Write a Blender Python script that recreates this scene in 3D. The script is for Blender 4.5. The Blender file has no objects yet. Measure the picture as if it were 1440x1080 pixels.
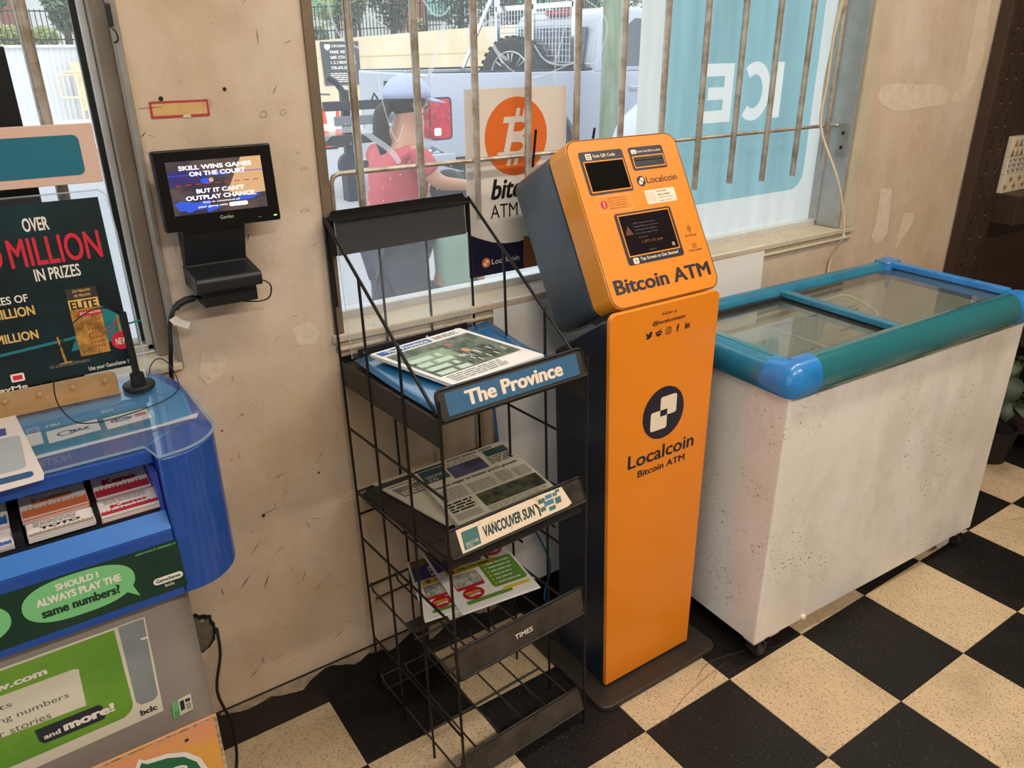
import bpy, bmesh, math, random
from mathutils import Vector, Matrix, Euler
PI = math.pi
random.seed(7)
sc = bpy.context.scene
COL = sc.collection
def lin(c):
    return tuple(((v/255)/12.92 if v/255 <= .04045 else ((v/255+.055)/1.055)**2.4) for v in c)

# ---------------------------------------------------------------- camera
yaw, pitch, roll = [math.radians(a) for a in (34.06379, 23.49469, -0.53711)]
fwd = Vector((math.sin(yaw)*math.cos(pitch), math.cos(yaw)*math.cos(pitch), -math.sin(pitch)))
rgt = Vector((math.cos(yaw), -math.sin(yaw), 0)); up = rgt.cross(fwd)
r2 = math.cos(roll)*rgt + math.sin(roll)*up; u2 = -math.sin(roll)*rgt + math.cos(roll)*up
cam = bpy.data.cameras.new('camera'); co = bpy.data.objects.new('camera', cam); COL.objects.link(co)
cam.sensor_fit = 'HORIZONTAL'; cam.sensor_width = 36; cam.lens = 27.449; cam.clip_start = .02; cam.clip_end = 200
mw = Matrix((r2, u2, -fwd)).transposed().to_4x4(); mw.translation = (0, -1.5542, 1.5670)
co.matrix_world = mw; sc.camera = co
# ---------------------------------------------------------------- sky, light, exposure
sc.view_settings.view_transform = 'Standard'; sc.view_settings.look = 'None'
sc.view_settings.exposure = -0.07; sc.view_settings.gamma = 1.0; sc.view_settings.use_curve_mapping = False
wd = bpy.data.worlds.new('world'); sc.world = wd; wd.use_nodes = True
bg = wd.node_tree.nodes['Background']; bg.inputs[0].default_value = (.88, .94, 1.0, 1); bg.inputs[1].default_value = 2.0
def area(name, loc, sx, sy, power, color, rot=(0, 0, 0)):
    l = bpy.data.lights.new(name, 'AREA'); l.shape = 'RECTANGLE'; l.size = sx; l.size_y = sy
    l.energy = power; l.color = color
    o = bpy.data.objects.new(name, l); COL.objects.link(o); o.location = loc; o.rotation_euler = rot
    return o
WARM = (1.0, .885, .75)
TUBES = [(.9, -.95), (2.6, -.95), (.2, -2.6), (2.2, -2.6)]
for i, (x, y) in enumerate(TUBES):
    area('tube_light', (x, y, 2.74), 1.5, .13, 20 if y > -2 else 42, WARM)
sun = bpy.data.lights.new('sun', 'SUN'); sun.energy = 1.2; sun.angle = .3; sun.color = (1, .96, .9)
so = bpy.data.objects.new('sun', sun); COL.objects.link(so); so.rotation_euler = (math.radians(35), math.radians(-20), math.radians(20))

# ---------------------------------------------------------------- materials
MATS = {}
def mat(name, rgb, rough=.5, metal=0., var=0., scale=6., rgb2=None, bump=0., bscale=40., emit=0., coat=0., spec=.5, detail=4., stretch=(1, 1, 1), lo=.35, hi=.65, world=True):
    if name in MATS: return MATS[name]
    m = bpy.data.materials.new(name); m.use_nodes = True; nt = m.node_tree; N = nt.nodes; Lk = nt.links
    b = N['Principled BSDF']; c = lin(rgb)
    b.inputs['Base Color'].default_value = (*c, 1); b.inputs['Roughness'].default_value = rough
    b.inputs['Metallic'].default_value = metal; b.inputs['Specular IOR Level'].default_value = spec
    b.inputs['Coat Weight'].default_value = coat; b.inputs['Coat Roughness'].default_value = .08
    if emit:
        b.inputs['Emission Color'].default_value = (*c, 1); b.inputs['Emission Strength'].default_value = emit
    m.diffuse_color = (*c, 1)
    if var or bump or rgb2:
        g = N.new('ShaderNodeNewGeometry'); mp = N.new('ShaderNodeMapping'); Lk.new(g.outputs['Position'], mp.inputs['Vector'])
        mp.inputs['Scale'].default_value = stretch
    if var or rgb2:
        n = N.new('ShaderNodeTexNoise'); n.inputs['Scale'].default_value = scale; n.inputs['Detail'].default_value = detail
        n.inputs['Roughness'].default_value = .65
        Lk.new(mp.outputs[0], n.inputs['Vector'])
        r = N.new('ShaderNodeValToRGB'); r.color_ramp.elements[0].position = lo; r.color_ramp.elements[1].position = hi
        c2 = lin(rgb2) if rgb2 else tuple(v*(1-var) for v in c)
        r.color_ramp.elements[0].color = (*c2, 1); r.color_ramp.elements[1].color = (*c, 1)
        Lk.new(n.outputs['Fac'], r.inputs['Fac']); Lk.new(r.outputs['Color'], b.inputs['Base Color'])
        if emit: Lk.new(r.outputs['Color'], b.inputs['Emission Color'])
    if bump:
        n2 = N.new('ShaderNodeTexNoise'); n2.inputs['Scale'].default_value = bscale; n2.inputs['Detail'].default_value = 5
        Lk.new(mp.outputs[0], n2.inputs['Vector'])
        bp = N.new('ShaderNodeBump'); bp.inputs['Strength'].default_value = bump; bp.inputs['Distance'].default_value = .01
        Lk.new(n2.outputs['Fac'], bp.inputs['Height']); Lk.new(bp.outputs[0], b.inputs['Normal'])
    MATS[name] = m
    return m
def glass(name, tint=(1, 1, 1), milky=.0, refl=1.0, milkcol=(.9, .95, 1), ior=1.5):
    if name in MATS: return MATS[name]
    m = bpy.data.materials.new(name); m.use_nodes = True; nt = m.node_tree; N = nt.nodes; Lk = nt.links
    N.remove(N['Principled BSDF']); out = N['Material Output']
    t = N.new('ShaderNodeBsdfTransparent'); t.inputs[0].default_value = (*tint, 1)
    g = N.new('ShaderNodeBsdfGlossy'); g.inputs['Roughness'].default_value = .02
    f = N.new('ShaderNodeFresnel'); f.inputs[0].default_value = ior
    mu0 = N.new('ShaderNodeMath'); mu0.operation = 'MULTIPLY'; mu0.inputs[1].default_value = refl; Lk.new(f.outputs[0], mu0.inputs[0])
    gb = N.new('ShaderNodeNewGeometry'); iv = N.new('ShaderNodeMath'); iv.operation = 'SUBTRACT'; iv.inputs[0].default_value = 1; Lk.new(gb.outputs['Backfacing'], iv.inputs[1])
    mu = N.new('ShaderNodeMath'); mu.operation = 'MULTIPLY'; Lk.new(mu0.outputs[0], mu.inputs[0]); Lk.new(iv.outputs[0], mu.inputs[1])
    mx = N.new('ShaderNodeMixShader'); Lk.new(mu.outputs[0], mx.inputs[0]); Lk.new(t.outputs[0], mx.inputs[1]); Lk.new(g.outputs[0], mx.inputs[2])
    last = mx
    if milky:
        d = N.new('ShaderNodeBsdfDiffuse'); d.inputs[0].default_value = (*milkcol, 1)
        tr = N.new('ShaderNodeBsdfTranslucent'); tr.inputs[0].default_value = (*milkcol, 1)
        m1 = N.new('ShaderNodeMixShader'); m1.inputs[0].default_value = .6; Lk.new(d.outputs[0], m1.inputs[1]); Lk.new(tr.outputs[0], m1.inputs[2])
        m2 = N.new('ShaderNodeMixShader'); m2.inputs[0].default_value = milky; Lk.new(mx.outputs[0], m2.inputs[1]); Lk.new(m1.outputs[0], m2.inputs[2])
        last = m2
    Lk.new(last.outputs[0], out.inputs['Surface']); MATS[name] = m
    return m
def film(name, rgb, k=.75, var=.0):
    if name in MATS: return MATS[name]
    m = bpy.data.materials.new(name); m.use_nodes = True; nt = m.node_tree; N = nt.nodes; Lk = nt.links
    N.remove(N['Principled BSDF']); out = N['Material Output']; c = lin(rgb)
    d = N.new('ShaderNodeBsdfDiffuse'); tr = N.new('ShaderNodeBsdfTranslucent')
    d.inputs[0].default_value = (*c, 1); tr.inputs[0].default_value = (*c, 1)
    if var:
        g = N.new('ShaderNodeNewGeometry'); mp = N.new('ShaderNodeMapping'); mp.inputs['Scale'].default_value = (6, 1, .7)
        n = N.new('ShaderNodeTexNoise'); n.inputs['Scale'].default_value = 3; n.inputs['Detail'].default_value = 6
        r = N.new('ShaderNodeValToRGB'); r.color_ramp.elements[0].position = .35; r.color_ramp.elements[1].position = .65
        r.color_ramp.elements[0].color = (*[v*(1-var) for v in c], 1); r.color_ramp.elements[1].color = (*c, 1)
        Lk.new(g.outputs['Position'], mp.inputs[0]); Lk.new(mp.outputs[0], n.inputs['Vector']); Lk.new(n.outputs['Fac'], r.inputs[0])
        Lk.new(r.outputs[0], d.inputs[0]); Lk.new(r.outputs[0], tr.inputs[0])
    mx = N.new('ShaderNodeMixShader'); mx.inputs[0].default_value = k
    Lk.new(d.outputs[0], mx.inputs[1]); Lk.new(tr.outputs[0], mx.inputs[2]); Lk.new(mx.outputs[0], out.inputs['Surface'])
    MATS[name] = m
    return m

def worn(name, base, dirt, rough=.45, spots=.62, big=(.75, .9), warm=None, bump=.15, fine=60, amount=1.):
    """painted surface with blotchy tone, small dark chips and scuffs"""
    if name in MATS: return MATS[name]
    m = bpy.data.materials.new(name); m.use_nodes = True; nt = m.node_tree; N = nt.nodes; Lk = nt.links
    b = N['Principled BSDF']; b.inputs['Roughness'].default_value = rough
    g = N.new('ShaderNodeNewGeometry')
    def noise(scale, detail=5, st=(1, 1, 1), rough_=.6):
        mp = N.new('ShaderNodeMapping'); mp.inputs['Scale'].default_value = st; Lk.new(g.outputs['Position'], mp.inputs[0])
        n = N.new('ShaderNodeTexNoise'); n.inputs['Scale'].default_value = scale; n.inputs['Detail'].default_value = detail
        n.inputs['Roughness'].default_value = rough_; Lk.new(mp.outputs[0], n.inputs['Vector']); return n
    def ramp(src, lo, hi, c0=(0, 0, 0), c1=(1, 1, 1)):
        r = N.new('ShaderNodeValToRGB'); r.color_ramp.elements[0].position = lo; r.color_ramp.elements[1].position = hi
        r.color_ramp.elements[0].color = (*c0, 1); r.color_ramp.elements[1].color = (*c1, 1); Lk.new(src, r.inputs[0]); return r
    cb = lin(base)
    c2 = lin(warm) if warm else tuple(v*.86 for v in cb)
    tone = ramp(noise(2.2, 6).outputs['Fac'], .35, .65, c2, cb)
    mask1 = ramp(noise(fine, 3, (1, 1, 1.6), .7).outputs['Fac'], spots, spots+.03)
    mask2 = ramp(noise(3.1, 4).outputs['Fac'], .52, .62)
    mm = N.new('ShaderNodeMath'); mm.operation = 'MULTIPLY'; Lk.new(mask1.outputs[0], mm.inputs[0]); Lk.new(mask2.outputs[0], mm.inputs[1])
    ma = N.new('ShaderNodeMath'); ma.operation = 'MULTIPLY'; ma.inputs[1].default_value = amount; Lk.new(mm.outputs[0], ma.inputs[0])
    mx = N.new('ShaderNodeMix'); mx.data_type = 'RGBA'; Lk.new(ma.outputs[0], mx.inputs[0]); Lk.new(tone.outputs[0], mx.inputs[6]); mx.inputs[7].default_value = (*lin(dirt), 1)
    # broad smudges
    sm = ramp(noise(4.5, 8, (1, 1, .6), .72).outputs['Fac'], .28, .55, (.74, .70, .66), (1, 1, 1))
    mu = N.new('ShaderNodeMix'); mu.data_type = 'RGBA'; mu.blend_type = 'MULTIPLY'; mu.inputs[0].default_value = .8
    Lk.new(mx.outputs[2], mu.inputs[6]); Lk.new(sm.outputs[0], mu.inputs[7]); Lk.new(mu.outputs[2], b.inputs['Base Color'])
    bp = N.new('ShaderNodeBump'); bp.inputs['Strength'].default_value = bump; bp.inputs['Distance'].default_value = .008
    Lk.new(noise(14, 6).outputs['Fac'], bp.inputs['Height']); Lk.new(bp.outputs[0], b.inputs['Normal'])
    MATS[name] = m
    return m
def tilemat(name, base, fleck, flo, rough=.32, blot=.75):
    m = bpy.data.materials.new(name); m.use_nodes = True; nt = m.node_tree; N = nt.nodes; Lk = nt.links
    b = N['Principled BSDF']; b.inputs['Roughness'].default_value = rough; b.inputs['Specular IOR Level'].default_value = .3
    g = N.new('ShaderNodeNewGeometry')
    mp = N.new('ShaderNodeMapping'); mp.inputs['Rotation'].default_value = (0, 0, .6); mp.inputs['Scale'].default_value = (1, 3.2, 1)
    Lk.new(g.outputs['Position'], mp.inputs[0])
    n = N.new('ShaderNodeTexNoise'); n.inputs['Scale'].default_value = 105; n.inputs['Detail'].default_value = 3; Lk.new(mp.outputs[0], n.inputs['Vector'])
    r = N.new('ShaderNodeValToRGB'); r.color_ramp.elements[0].position = flo; r.color_ramp.elements[1].position = flo+.05
    r.color_ramp.elements[0].color = (0, 0, 0, 1); r.color_ramp.elements[1].color = (1, 1, 1, 1); Lk.new(n.outputs['Fac'], r.inputs[0])
    n3 = N.new('ShaderNodeTexNoise'); n3.inputs['Scale'].default_value = 3.5; n3.inputs['Detail'].default_value = 7; n3.inputs['Roughness'].default_value = .7; Lk.new(g.outputs['Position'], n3.inputs['Vector'])
    r3 = N.new('ShaderNodeValToRGB'); r3.color_ramp.elements[0].position = .33; r3.color_ramp.elements[1].position = .55
    cb = lin(base); r3.color_ramp.elements[0].color = (*[v*blot for v in cb], 1); r3.color_ramp.elements[1].color = (*cb, 1); Lk.new(n3.outputs['Fac'], r3.inputs[0])
    mx = N.new('ShaderNodeMix'); mx.data_type = 'RGBA'; Lk.new(r.outputs[0], mx.inputs[0]); Lk.new(r3.outputs[0], mx.inputs[6]); mx.inputs[7].default_value = (*lin(fleck), 1)
    Lk.new(mx.outputs[2], b.inputs['Base Color'])
    ml = N.new('ShaderNodeMath'); ml.operation = 'MULTIPLY_ADD'; ml.inputs[1].default_value = .35; ml.inputs[2].default_value = rough-.12
    Lk.new(n3.outputs['Fac'], ml.inputs[0]); Lk.new(ml.outputs[0], b.inputs['Roughness'])
    MATS[name] = m
    return m

# ---------------------------------------------------------------- geometry helpers
WORLD = {}          # object -> its world matrix (as placed)
def wm(o):
    if o is None: return Matrix()
    b = Matrix.LocRotScale(o.location, o.rotation_euler, o.scale)
    return wm(o.parent) @ b
def thing(name, label, cat, loc=(0, 0, 0), rot=(0, 0, 0), group=None):
    o = bpy.data.objects.new(name, None); COL.objects.link(o); o.location = loc; o.rotation_euler = rot
    o.empty_display_size = .1; o['label'] = label; o['category'] = cat
    if group: o['group'] = group
    return o
def tag(o, label=None, cat=None, group=None, kind=None):
    if label: o['label'] = label
    if cat: o['category'] = cat
    if group: o['group'] = group
    if kind: o['kind'] = kind
    return o
def V(*a): return Vector(a if len(a) > 1 else a[0])
def rrect(x0, y0, x1, y1, r, n=6, corners=(1, 1, 1, 1)):
    """corner order: bl br tr tl"""
    out = []
    for k, (cx, cy, a0) in enumerate(((x0, y0, PI), (x1, y0, 1.5*PI), (x1, y1, 0), (x0, y1, .5*PI))):
        rr = r*corners[k]
        if rr <= 0: out.append((cx, cy)); continue
        ox = cx + (rr if k in (0, 3) else -rr); oy = cy + (rr if k in (0, 1) else -rr)
        for i in range(n+1):
            a = a0 + .5*PI*i/n; out.append((ox+rr*math.cos(a), oy+rr*math.sin(a)))
    return out
def ellipse(cx, cy, rx, ry, n=32): return [(cx+rx*math.cos(2*PI*i/n), cy+ry*math.sin(2*PI*i/n)) for i in range(n)]
class G:
    def __init__(s): s.v = []; s.f = []; s.m = []
    def add(s, vs, fs, mi=0):
        b = len(s.v); s.v += [Vector(q) for q in vs]; s.f += [tuple(b+i for i in f) for f in fs]; s.m += [mi]*len(fs); return s
    def box(s, a, b, mi=0):
        (x0, y0, z0), (x1, y1, z1) = a, b
        x0, x1 = min(x0, x1), max(x0, x1); y0, y1 = min(y0, y1), max(y0, y1); z0, z1 = min(z0, z1), max(z0, z1)
        vs = [(x0, y0, z0), (x1, y0, z0), (x1, y1, z0), (x0, y1, z0), (x0, y0, z1), (x1, y0, z1), (x1, y1, z1), (x0, y1, z1)]
        return s.add(vs, [(0, 3, 2, 1), (4, 5, 6, 7), (0, 1, 5, 4), (1, 2, 6, 5), (2, 3, 7, 6), (3, 0, 4, 7)], mi)
    def prism(s, pts, O, U, W, d, mi=0, mi_cap=None):
        """extrude a 2D outline (ccw in U,W) by d against the normal U x W"""
        O, U, W = V(O), V(U), V(W); N = U.cross(W); n = len(pts)
        top = [O+U*x+W*y for x, y in pts]; bot = [p-N*d for p in top]
        q = -1 if d < 0 else 1
        s.add(top+bot, [tuple(range(n))[::q], tuple(range(2*n-1, n-1, -1))[::q]], mi if mi_cap is None else mi_cap)
        b = len(s.v)-2*n
        for i in range(n):
            j = (i+1) % n; s.f.append((b+i, b+n+i, b+n+j, b+j)[::q]); s.m.append(mi)
        return s
    def obox(s, O, U, W, N_, mi=0):
        """box from a corner along three edge vectors"""
        O, U, W, N_ = V(O), V(U), V(W), V(N_)
        vs = [O, O+U, O+U+W, O+W, O+N_, O+U+N_, O+U+W+N_, O+W+N_]
        fs = [(0, 3, 2, 1), (4, 5, 6, 7), (0, 1, 5, 4), (1, 2, 6, 5), (2, 3, 7, 6), (3, 0, 4, 7)]
        if U.cross(W).dot(N_) < 0: fs = [f[::-1] for f in fs]
        return s.add(vs, fs, mi)
    def tube(s, pts, r, n=8, mi=0, smooth=False, closed=False, radii=None):
        P = [V(p) for p in pts]
        if smooth and len(P) > 2:
            Q = []
            for i in range(len(P)-1):
                p0 = P[max(i-1, 0)]; p1 = P[i]; p2 = P[i+1]; p3 = P[min(i+2, len(P)-1)]
                for k in range(6):
                    t = k/6; Q.append(.5*((2*p1)+(p2-p0)*t+(2*p0-5*p1+4*p2-p3)*t*t+(3*p1-p0-3*p2+p3)*t**3))
            Q.append(P[-1]); P = Q
        b = len(s.v); nrm = None; m = len(P)
        for i, p in enumerate(P):
            if closed: t = (P[(i+1) % m]-P[i-1])
            else: t = (P[min(i+1, m-1)]-P[max(i-1, 0)])
            t.normalize()
            if nrm is None:
                nrm = t.cross(Vector((0, 0, 1)))
                if nrm.length < 1e-3: nrm = t.cross(Vector((1, 0, 0)))
            nrm = (nrm-t*nrm.dot(t)).normalized(); bi = t.cross(nrm)
            rr = radii[i] if radii else r
            for k in range(n):
                a = 2*PI*k/n; s.v.append(p+nrm*math.cos(a)*rr+bi*math.sin(a)*rr)
        for i in range(m-1 if not closed else m):
            i2 = (i+1) % m
            for k in range(n):
                k2 = (k+1) % n; s.f.append((b+i*n+k, b+i*n+k2, b+i2*n+k2, b+i2*n+k)); s.m.append(mi)
        if not closed:
            s.f.append(tuple(b+k for k in range(n-1, -1, -1))); s.m.append(mi)
            s.f.append(tuple(b+(m-1)*n+k for k in range(n))); s.m.append(mi)
        return s
    def lathe(s, prof, O, A=(0, 0, 1), n=24, mi=0, caps=True):
        O, A = V(O), V(A).normalized(); U = A.cross(Vector((0, 0, 1)))
        if U.length < 1e-3: U = Vector((1, 0, 0))
        U.normalize(); W = A.cross(U); b = len(s.v)
        for r, z in prof:
            for k in range(n):
                a = 2*PI*k/n; s.v.append(O+A*z+(U*math.cos(a)+W*math.sin(a))*max(r, 1e-5))
        for i in range(len(prof)-1):
            for k in range(n):
                k2 = (k+1) % n; s.f.append((b+i*n+k, b+i*n+k2, b+(i+1)*n+k2, b+(i+1)*n+k)); s.m.append(mi)
        if not caps: return s
        s.f.append(tuple(b+k for k in range(n-1, -1, -1))); s.m.append(mi)
        e = b+(len(prof)-1)*n; s.f.append(tuple(e+k for k in range(n))); s.m.append(mi)
        return s
    def ball(s, c, r, n=12, mi=0, sc_=(1, 1, 1)):
        c = V(c); b = len(s.v); m = n//2
        for i in range(m+1):
            ph = PI*i/m
            for k in range(n):
                a = 2*PI*k/n; s.v.append(c+Vector((math.sin(ph)*math.cos(a)*r*sc_[0], math.sin(ph)*math.sin(a)*r*sc_[1], math.cos(ph)*r*sc_[2])))
        for i in range(m):
            for k in range(n):
                k2 = (k+1) % n; s.f.append((b+i*n+k, b+(i+1)*n+k, b+(i+1)*n+k2, b+i*n+k2)); s.m.append(mi)
        return s
    def build(s, name, mats, parent=None, label=None, local=False, bevel=0., seg=2, smooth=None, kind=None, cat=None, group=None, base=True):
        me = bpy.data.meshes.new(name); vs = s.v; off = Vector()
        if parent is not None and not local:
            inv = wm(parent).inverted(); vs = [inv @ v for v in vs]
        elif parent is None and base and vs:
            xs = [v.x for v in vs]; ys = [v.y for v in vs]; zs = [v.z for v in vs]
            off = Vector(((min(xs)+max(xs))/2, (min(ys)+max(ys))/2, min(zs))); vs = [v-off for v in vs]
        me.from_pydata([tuple(v) for v in vs], [], s.f)
        if not isinstance(mats, (list, tuple)): mats = [mats]
        for m in mats: me.materials.append(m)
        me.polygons.foreach_set('material_index', s.m)
        if smooth is not None:
            me.polygons.foreach_set('use_smooth', [True]*len(me.polygons))
            me.set_sharp_from_angle(angle=math.radians(smooth))
        me.update(); o = bpy.data.objects.new(name, me); COL.objects.link(o); o.location = off
        if parent is not None: o.parent = parent
        if bevel:
            bv = o.modifiers.new('bevel', 'BEVEL'); bv.width = bevel; bv.segments = seg; bv.limit_method = 'ANGLE'; bv.angle_limit = math.radians(35)
            bv.harden_normals = False
        tag(o, label, cat, group, kind)
        return o
_tc = {}
def text_mesh(txt, bold, shear, res):
    key = (txt, bold, shear, res)
    if key in _tc: return _tc[key]
    cu = bpy.data.curves.new('t', 'FONT'); cu.body = txt; cu.size = 1; cu.resolution_u = res; cu.offset = bold; cu.shear = shear
    cu.fill_mode = 'FRONT'
    ob = bpy.data.objects.new('t', cu); COL.objects.link(ob)
    dg = bpy.context.evaluated_depsgraph_get(); dg.update()
    me = bpy.data.meshes.new_from_object(ob.evaluated_get(dg))
    vs = [(v.co.x, v.co.y) for v in me.vertices]; fs = [tuple(p.vertices) for p in me.polygons]
    bpy.data.objects.remove(ob); bpy.data.curves.remove(cu); bpy.data.meshes.remove(me)
    _tc[key] = (vs, fs); return _tc[key]
class Pr:
    """flat print lying on a plane: outlines and lettering in plane coordinates"""
    def __init__(s, O, U, W, lift=.0004, step=.00022, flip=False):
        s.O, s.U, s.W = V(O), V(U).normalized(), V(W).normalized(); s.N = s.U.cross(s.W)*(-1 if flip else 1); s.flip = flip
        s.g = G(); s.mats = []; s.lift = lift; s.step = step
    def mi(s, m):
        if m not in s.mats: s.mats.append(m)
        return s.mats.index(m)
    def P(s, x, y, l): return s.O+s.U*x+s.W*y+s.N*(s.lift+s.step*l)
    def poly(s, pts, m, l=0):
        s.k = (getattr(s, 'k', 0)+1) % 12; l = l+s.k*.02
        vs = [s.P(x, y, l) for x, y in pts]; idx = tuple(range(len(pts)))
        s.g.add(vs, [idx[::-1] if s.flip else idx], s.mi(m)); return s
    def rect(s, x0, y0, x1, y1, m, l=0, r=0, n=4): return s.poly(rrect(x0, y0, x1, y1, r, n) if r else [(x0, y0), (x1, y0), (x1, y1), (x0, y1)], m, l)
    def disc(s, cx, cy, rx, m, l=0, ry=None, n=32): return s.poly(ellipse(cx, cy, rx, ry or rx, n), m, l)
    def ring(s, pts_out, pts_in, m, l=0):
        n = len(pts_out); vs = [s.P(x, y, l) for x, y in pts_out]+[s.P(x, y, l) for x, y in pts_in]
        s.g.add(vs, [(i, (i+1) % n, n+(i+1) % n, n+i) for i in range(n)], s.mi(m)); return s
    def text(s, t, x0, y0, w, h, m, l=1, bold=0., shear=0., res=3, ang=0., fit='both'):
        vs, fs = text_mesh(t, 0., shear, res)
        if not vs: return s
        if bold:
            n0 = len(vs); v2 = []; f2 = []
            for q, (dx, dy) in enumerate(((0, 0), (bold, 0), (-bold, 0), (0, bold*.6), (0, -bold*.6), (bold*.7, bold*.5), (-bold*.7, -bold*.5), (bold*.7, -bold*.5), (-bold*.7, bold*.5))):
                v2 += [(x+dx, y+dy) for x, y in vs]; f2 += [tuple(i+q*n0 for i in f) for f in fs]
            vs, fs = v2, f2
        xa, xb = min(v[0] for v in vs), max(v[0] for v in vs); ya, yb = min(v[1] for v in vs), max(v[1] for v in vs)
        sx = w/(xb-xa); sy = h/(yb-ya); nper = len(vs)//(9 if bold else 1)
        ca, sa = math.cos(ang), math.sin(ang); out = []
        for i_, (x, y) in enumerate(vs):
            X, Y = (x-xa)*sx, (y-ya)*sy; out.append(s.P(x0+X*ca-Y*sa, y0+X*sa+Y*ca, l+.09*(i_//nper)))
        s.g.add(out, [f[::-1] for f in fs] if s.flip else fs, s.mi(m)); return s
    def lines(s, x0, y0, x1, y1, n, m, l=1, fill=.5, rag=.15, gap=.0, word=True):
        """rows of small printed words"""
        h = (y1-y0)/n
        for i in range(n):
            y = y1-(i+1)*h; x = x0; xe = x1-random.random()*rag*(x1-x0)
            while x < xe:
                w = h*random.uniform(1.2, 4) if word else xe-x
                s.rect(x, y+h*(1-fill)/2, min(x+w, xe), y+h*(1+fill)/2, m, l); x += w+h*.45
        return s
    def build(s, name, parent, label=None, kind=None, local=False): return s.g.build(name, s.mats, parent, label, kind=kind, local=local)
def poly_noise(cx, cy, rx, ry, n=22, k=.25, seed=0):
    rnd = random.Random(seed); return [(cx+rx*math.cos(2*PI*i/n)*(1+rnd.uniform(-k, k)), cy+ry*math.sin(2*PI*i/n)*(1+rnd.uniform(-k, k))) for i in range(n)]

# ================================================================ the room
plaster = worn('plaster_wall', (212, 194, 176), (120, 98, 78), rough=.6, spots=.66, warm=(200, 176, 146), bump=.35, fine=45, amount=.7)
M_sill = worn('sill_paint', (205, 190, 165), (120, 100, 80), rough=.55, spots=.6, fine=70)
M_cream = worn('casing_paint', (206, 192, 168), (150, 125, 90), rough=.5, spots=.66)
M_ceil = mat('ceiling_white', (176, 170, 160), .8)
M_otherwall = mat('store_wall', (128, 114, 98), .8)
M_alu = mat('window_aluminium', (176, 178, 176), .4, .3, var=.15, scale=20)
M_alu_l = mat('window_aluminium_light', (214, 216, 214), .4, .2, var=.1, scale=20)
M_gasket = mat('gasket_black', (18, 20, 20), .5)
M_brownmetal = mat('frame_brown', (128, 110, 90), .5, .2, var=.2, scale=12)
M_jamb = worn('jamb_grey_paint', (150, 138, 124), (90, 80, 70), rough=.5, spots=.66)
M_bar = mat('grille_bar_steel', (196, 188, 176), .4, .5, rgb2=(150, 132, 112), scale=18, lo=.35, hi=.6, bump=.1)
M_black = mat('black_rubber', (20, 19, 18), .45, rgb2=(44, 38, 32), scale=9, lo=.3, hi=.75)
M_basepaint = mat('baseboard_black', (16, 15, 14), .5, rgb2=(30, 27, 24), scale=8)
M_grey_low = mat('baseboard_grey_wear', (182, 164, 142), .6, var=.5, scale=25)
ZC = 2.9
def struct(o): o['kind'] = 'structure'; return o
g = G(); W1 = (-1.05, .258, .986, 2.45); W2 = (.590, 2.386, .972, 2.45)
X0, X1, YT = -1.7, 5.2, .13
g.box((X0, 0, 0), (X1, YT, W2[2])); g.box((X0, 0, 2.45), (X1, YT, ZC)); g.box((X0, 0, W2[2]), (W1[0], YT, 2.45))
g.box((W1[0], 0, W2[2]), (W1[1], YT, W1[2]))
g.box((W1[1], 0, W2[2]), (W2[0], YT, 2.45)); g.box((W2[1], 0, W2[2]), (X1, YT, 2.45))
wall = struct(g.build('wall_back', plaster))
struct(G().box((X0-.1, -3.8, 0), (X0, -3.2, ZC)).box((X0-.1, -.75, 0), (X0, YT, ZC)).box((X0-.1, -3.2, 2.3), (X0, -.75, ZC)).box((X0-.1, -3.2, 0), (X0, -.75, .08)).build('wall_left', M_otherwall))
M_dfr = mat('daylight_door_alu', (150, 152, 150), .4, .4)
dr = struct(G().box((X0-.08, -3.2, .08), (X0-.02, -3.14, 2.3)).box((X0-.08, -.81, .08), (X0-.02, -.75, 2.3)).box((X0-.08, -2.0, .08), (X0-.02, -1.94, 2.3)).box((X0-.08, -3.2, 2.24), (X0-.02, -.75, 2.3)).build('added_daylight_door', M_dfr))  # unseen glazed door, added so bluish daylight reaches in from the left
G().box((X0-.055, -3.14, .08), (X0-.049, -.81, 2.24)).build('glass_pane', glass('daylight_door_glass', (.97, .98, .98), refl=.6), dr)
struct(G().box((-20, -12, -.2), (X0-.1, .13, -.10)).build('side_walk', mat('concrete_side', (205, 203, 198), .9)))
struct(G().box((X1, -3.8, 0), (X1+.1, YT, ZC)).build('wall_right', M_otherwall))
struct(G().box((X0-.1, -3.9, 0), (X1+.1, -3.8, ZC)).build('wall_front', M_otherwall))
struct(G().box((X0-.1, -3.9, ZC), (X1+.1, YT, ZC+.08)).build('ceiling', M_ceil))
# marks, old filler and a hole on the plaster
pw = Pr((0, 0, 0), (1, 0, 0), (0, 0, 1), lift=.0006)
M_patch = mat('filler_patch', (222, 204, 180), .7, var=.12, scale=30, bump=.2)
M_scuff = mat('scuff_dark', (108, 88, 70), .7, var=.3, scale=60)
M_scufl = mat('scuff_light', (158, 134, 108), .7, var=.2, scale=60)
pw.poly([(2.50, 1.436), (2.60, 1.44), (2.71, 1.43), (2.80, 1.432), (2.893, 1.412), (2.93, 1.395), (2.90, 1.36), (2.80, 1.357), (2.70, 1.352), (2.60, 1.352), (2.52, 1.375), (2.49, 1.40)], M_patch)
pw.poly([(2.985, 1.70), (3.075, 1.70), (3.085, 1.60), (3.10, 1.52), (3.085, 1.44), (3.04, 1.37), (2.94, 1.362), (2.96, 1.40), (3.0, 1.46), (2.99, 1.52)], M_patch)
pw.poly([(2.60, 1.10), (2.67, 1.09), (2.68, 1.0), (2.69, .93), (2.66, .905), (2.62, .905), (2.59, .935), (2.605, .97)], M_patch)
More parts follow.
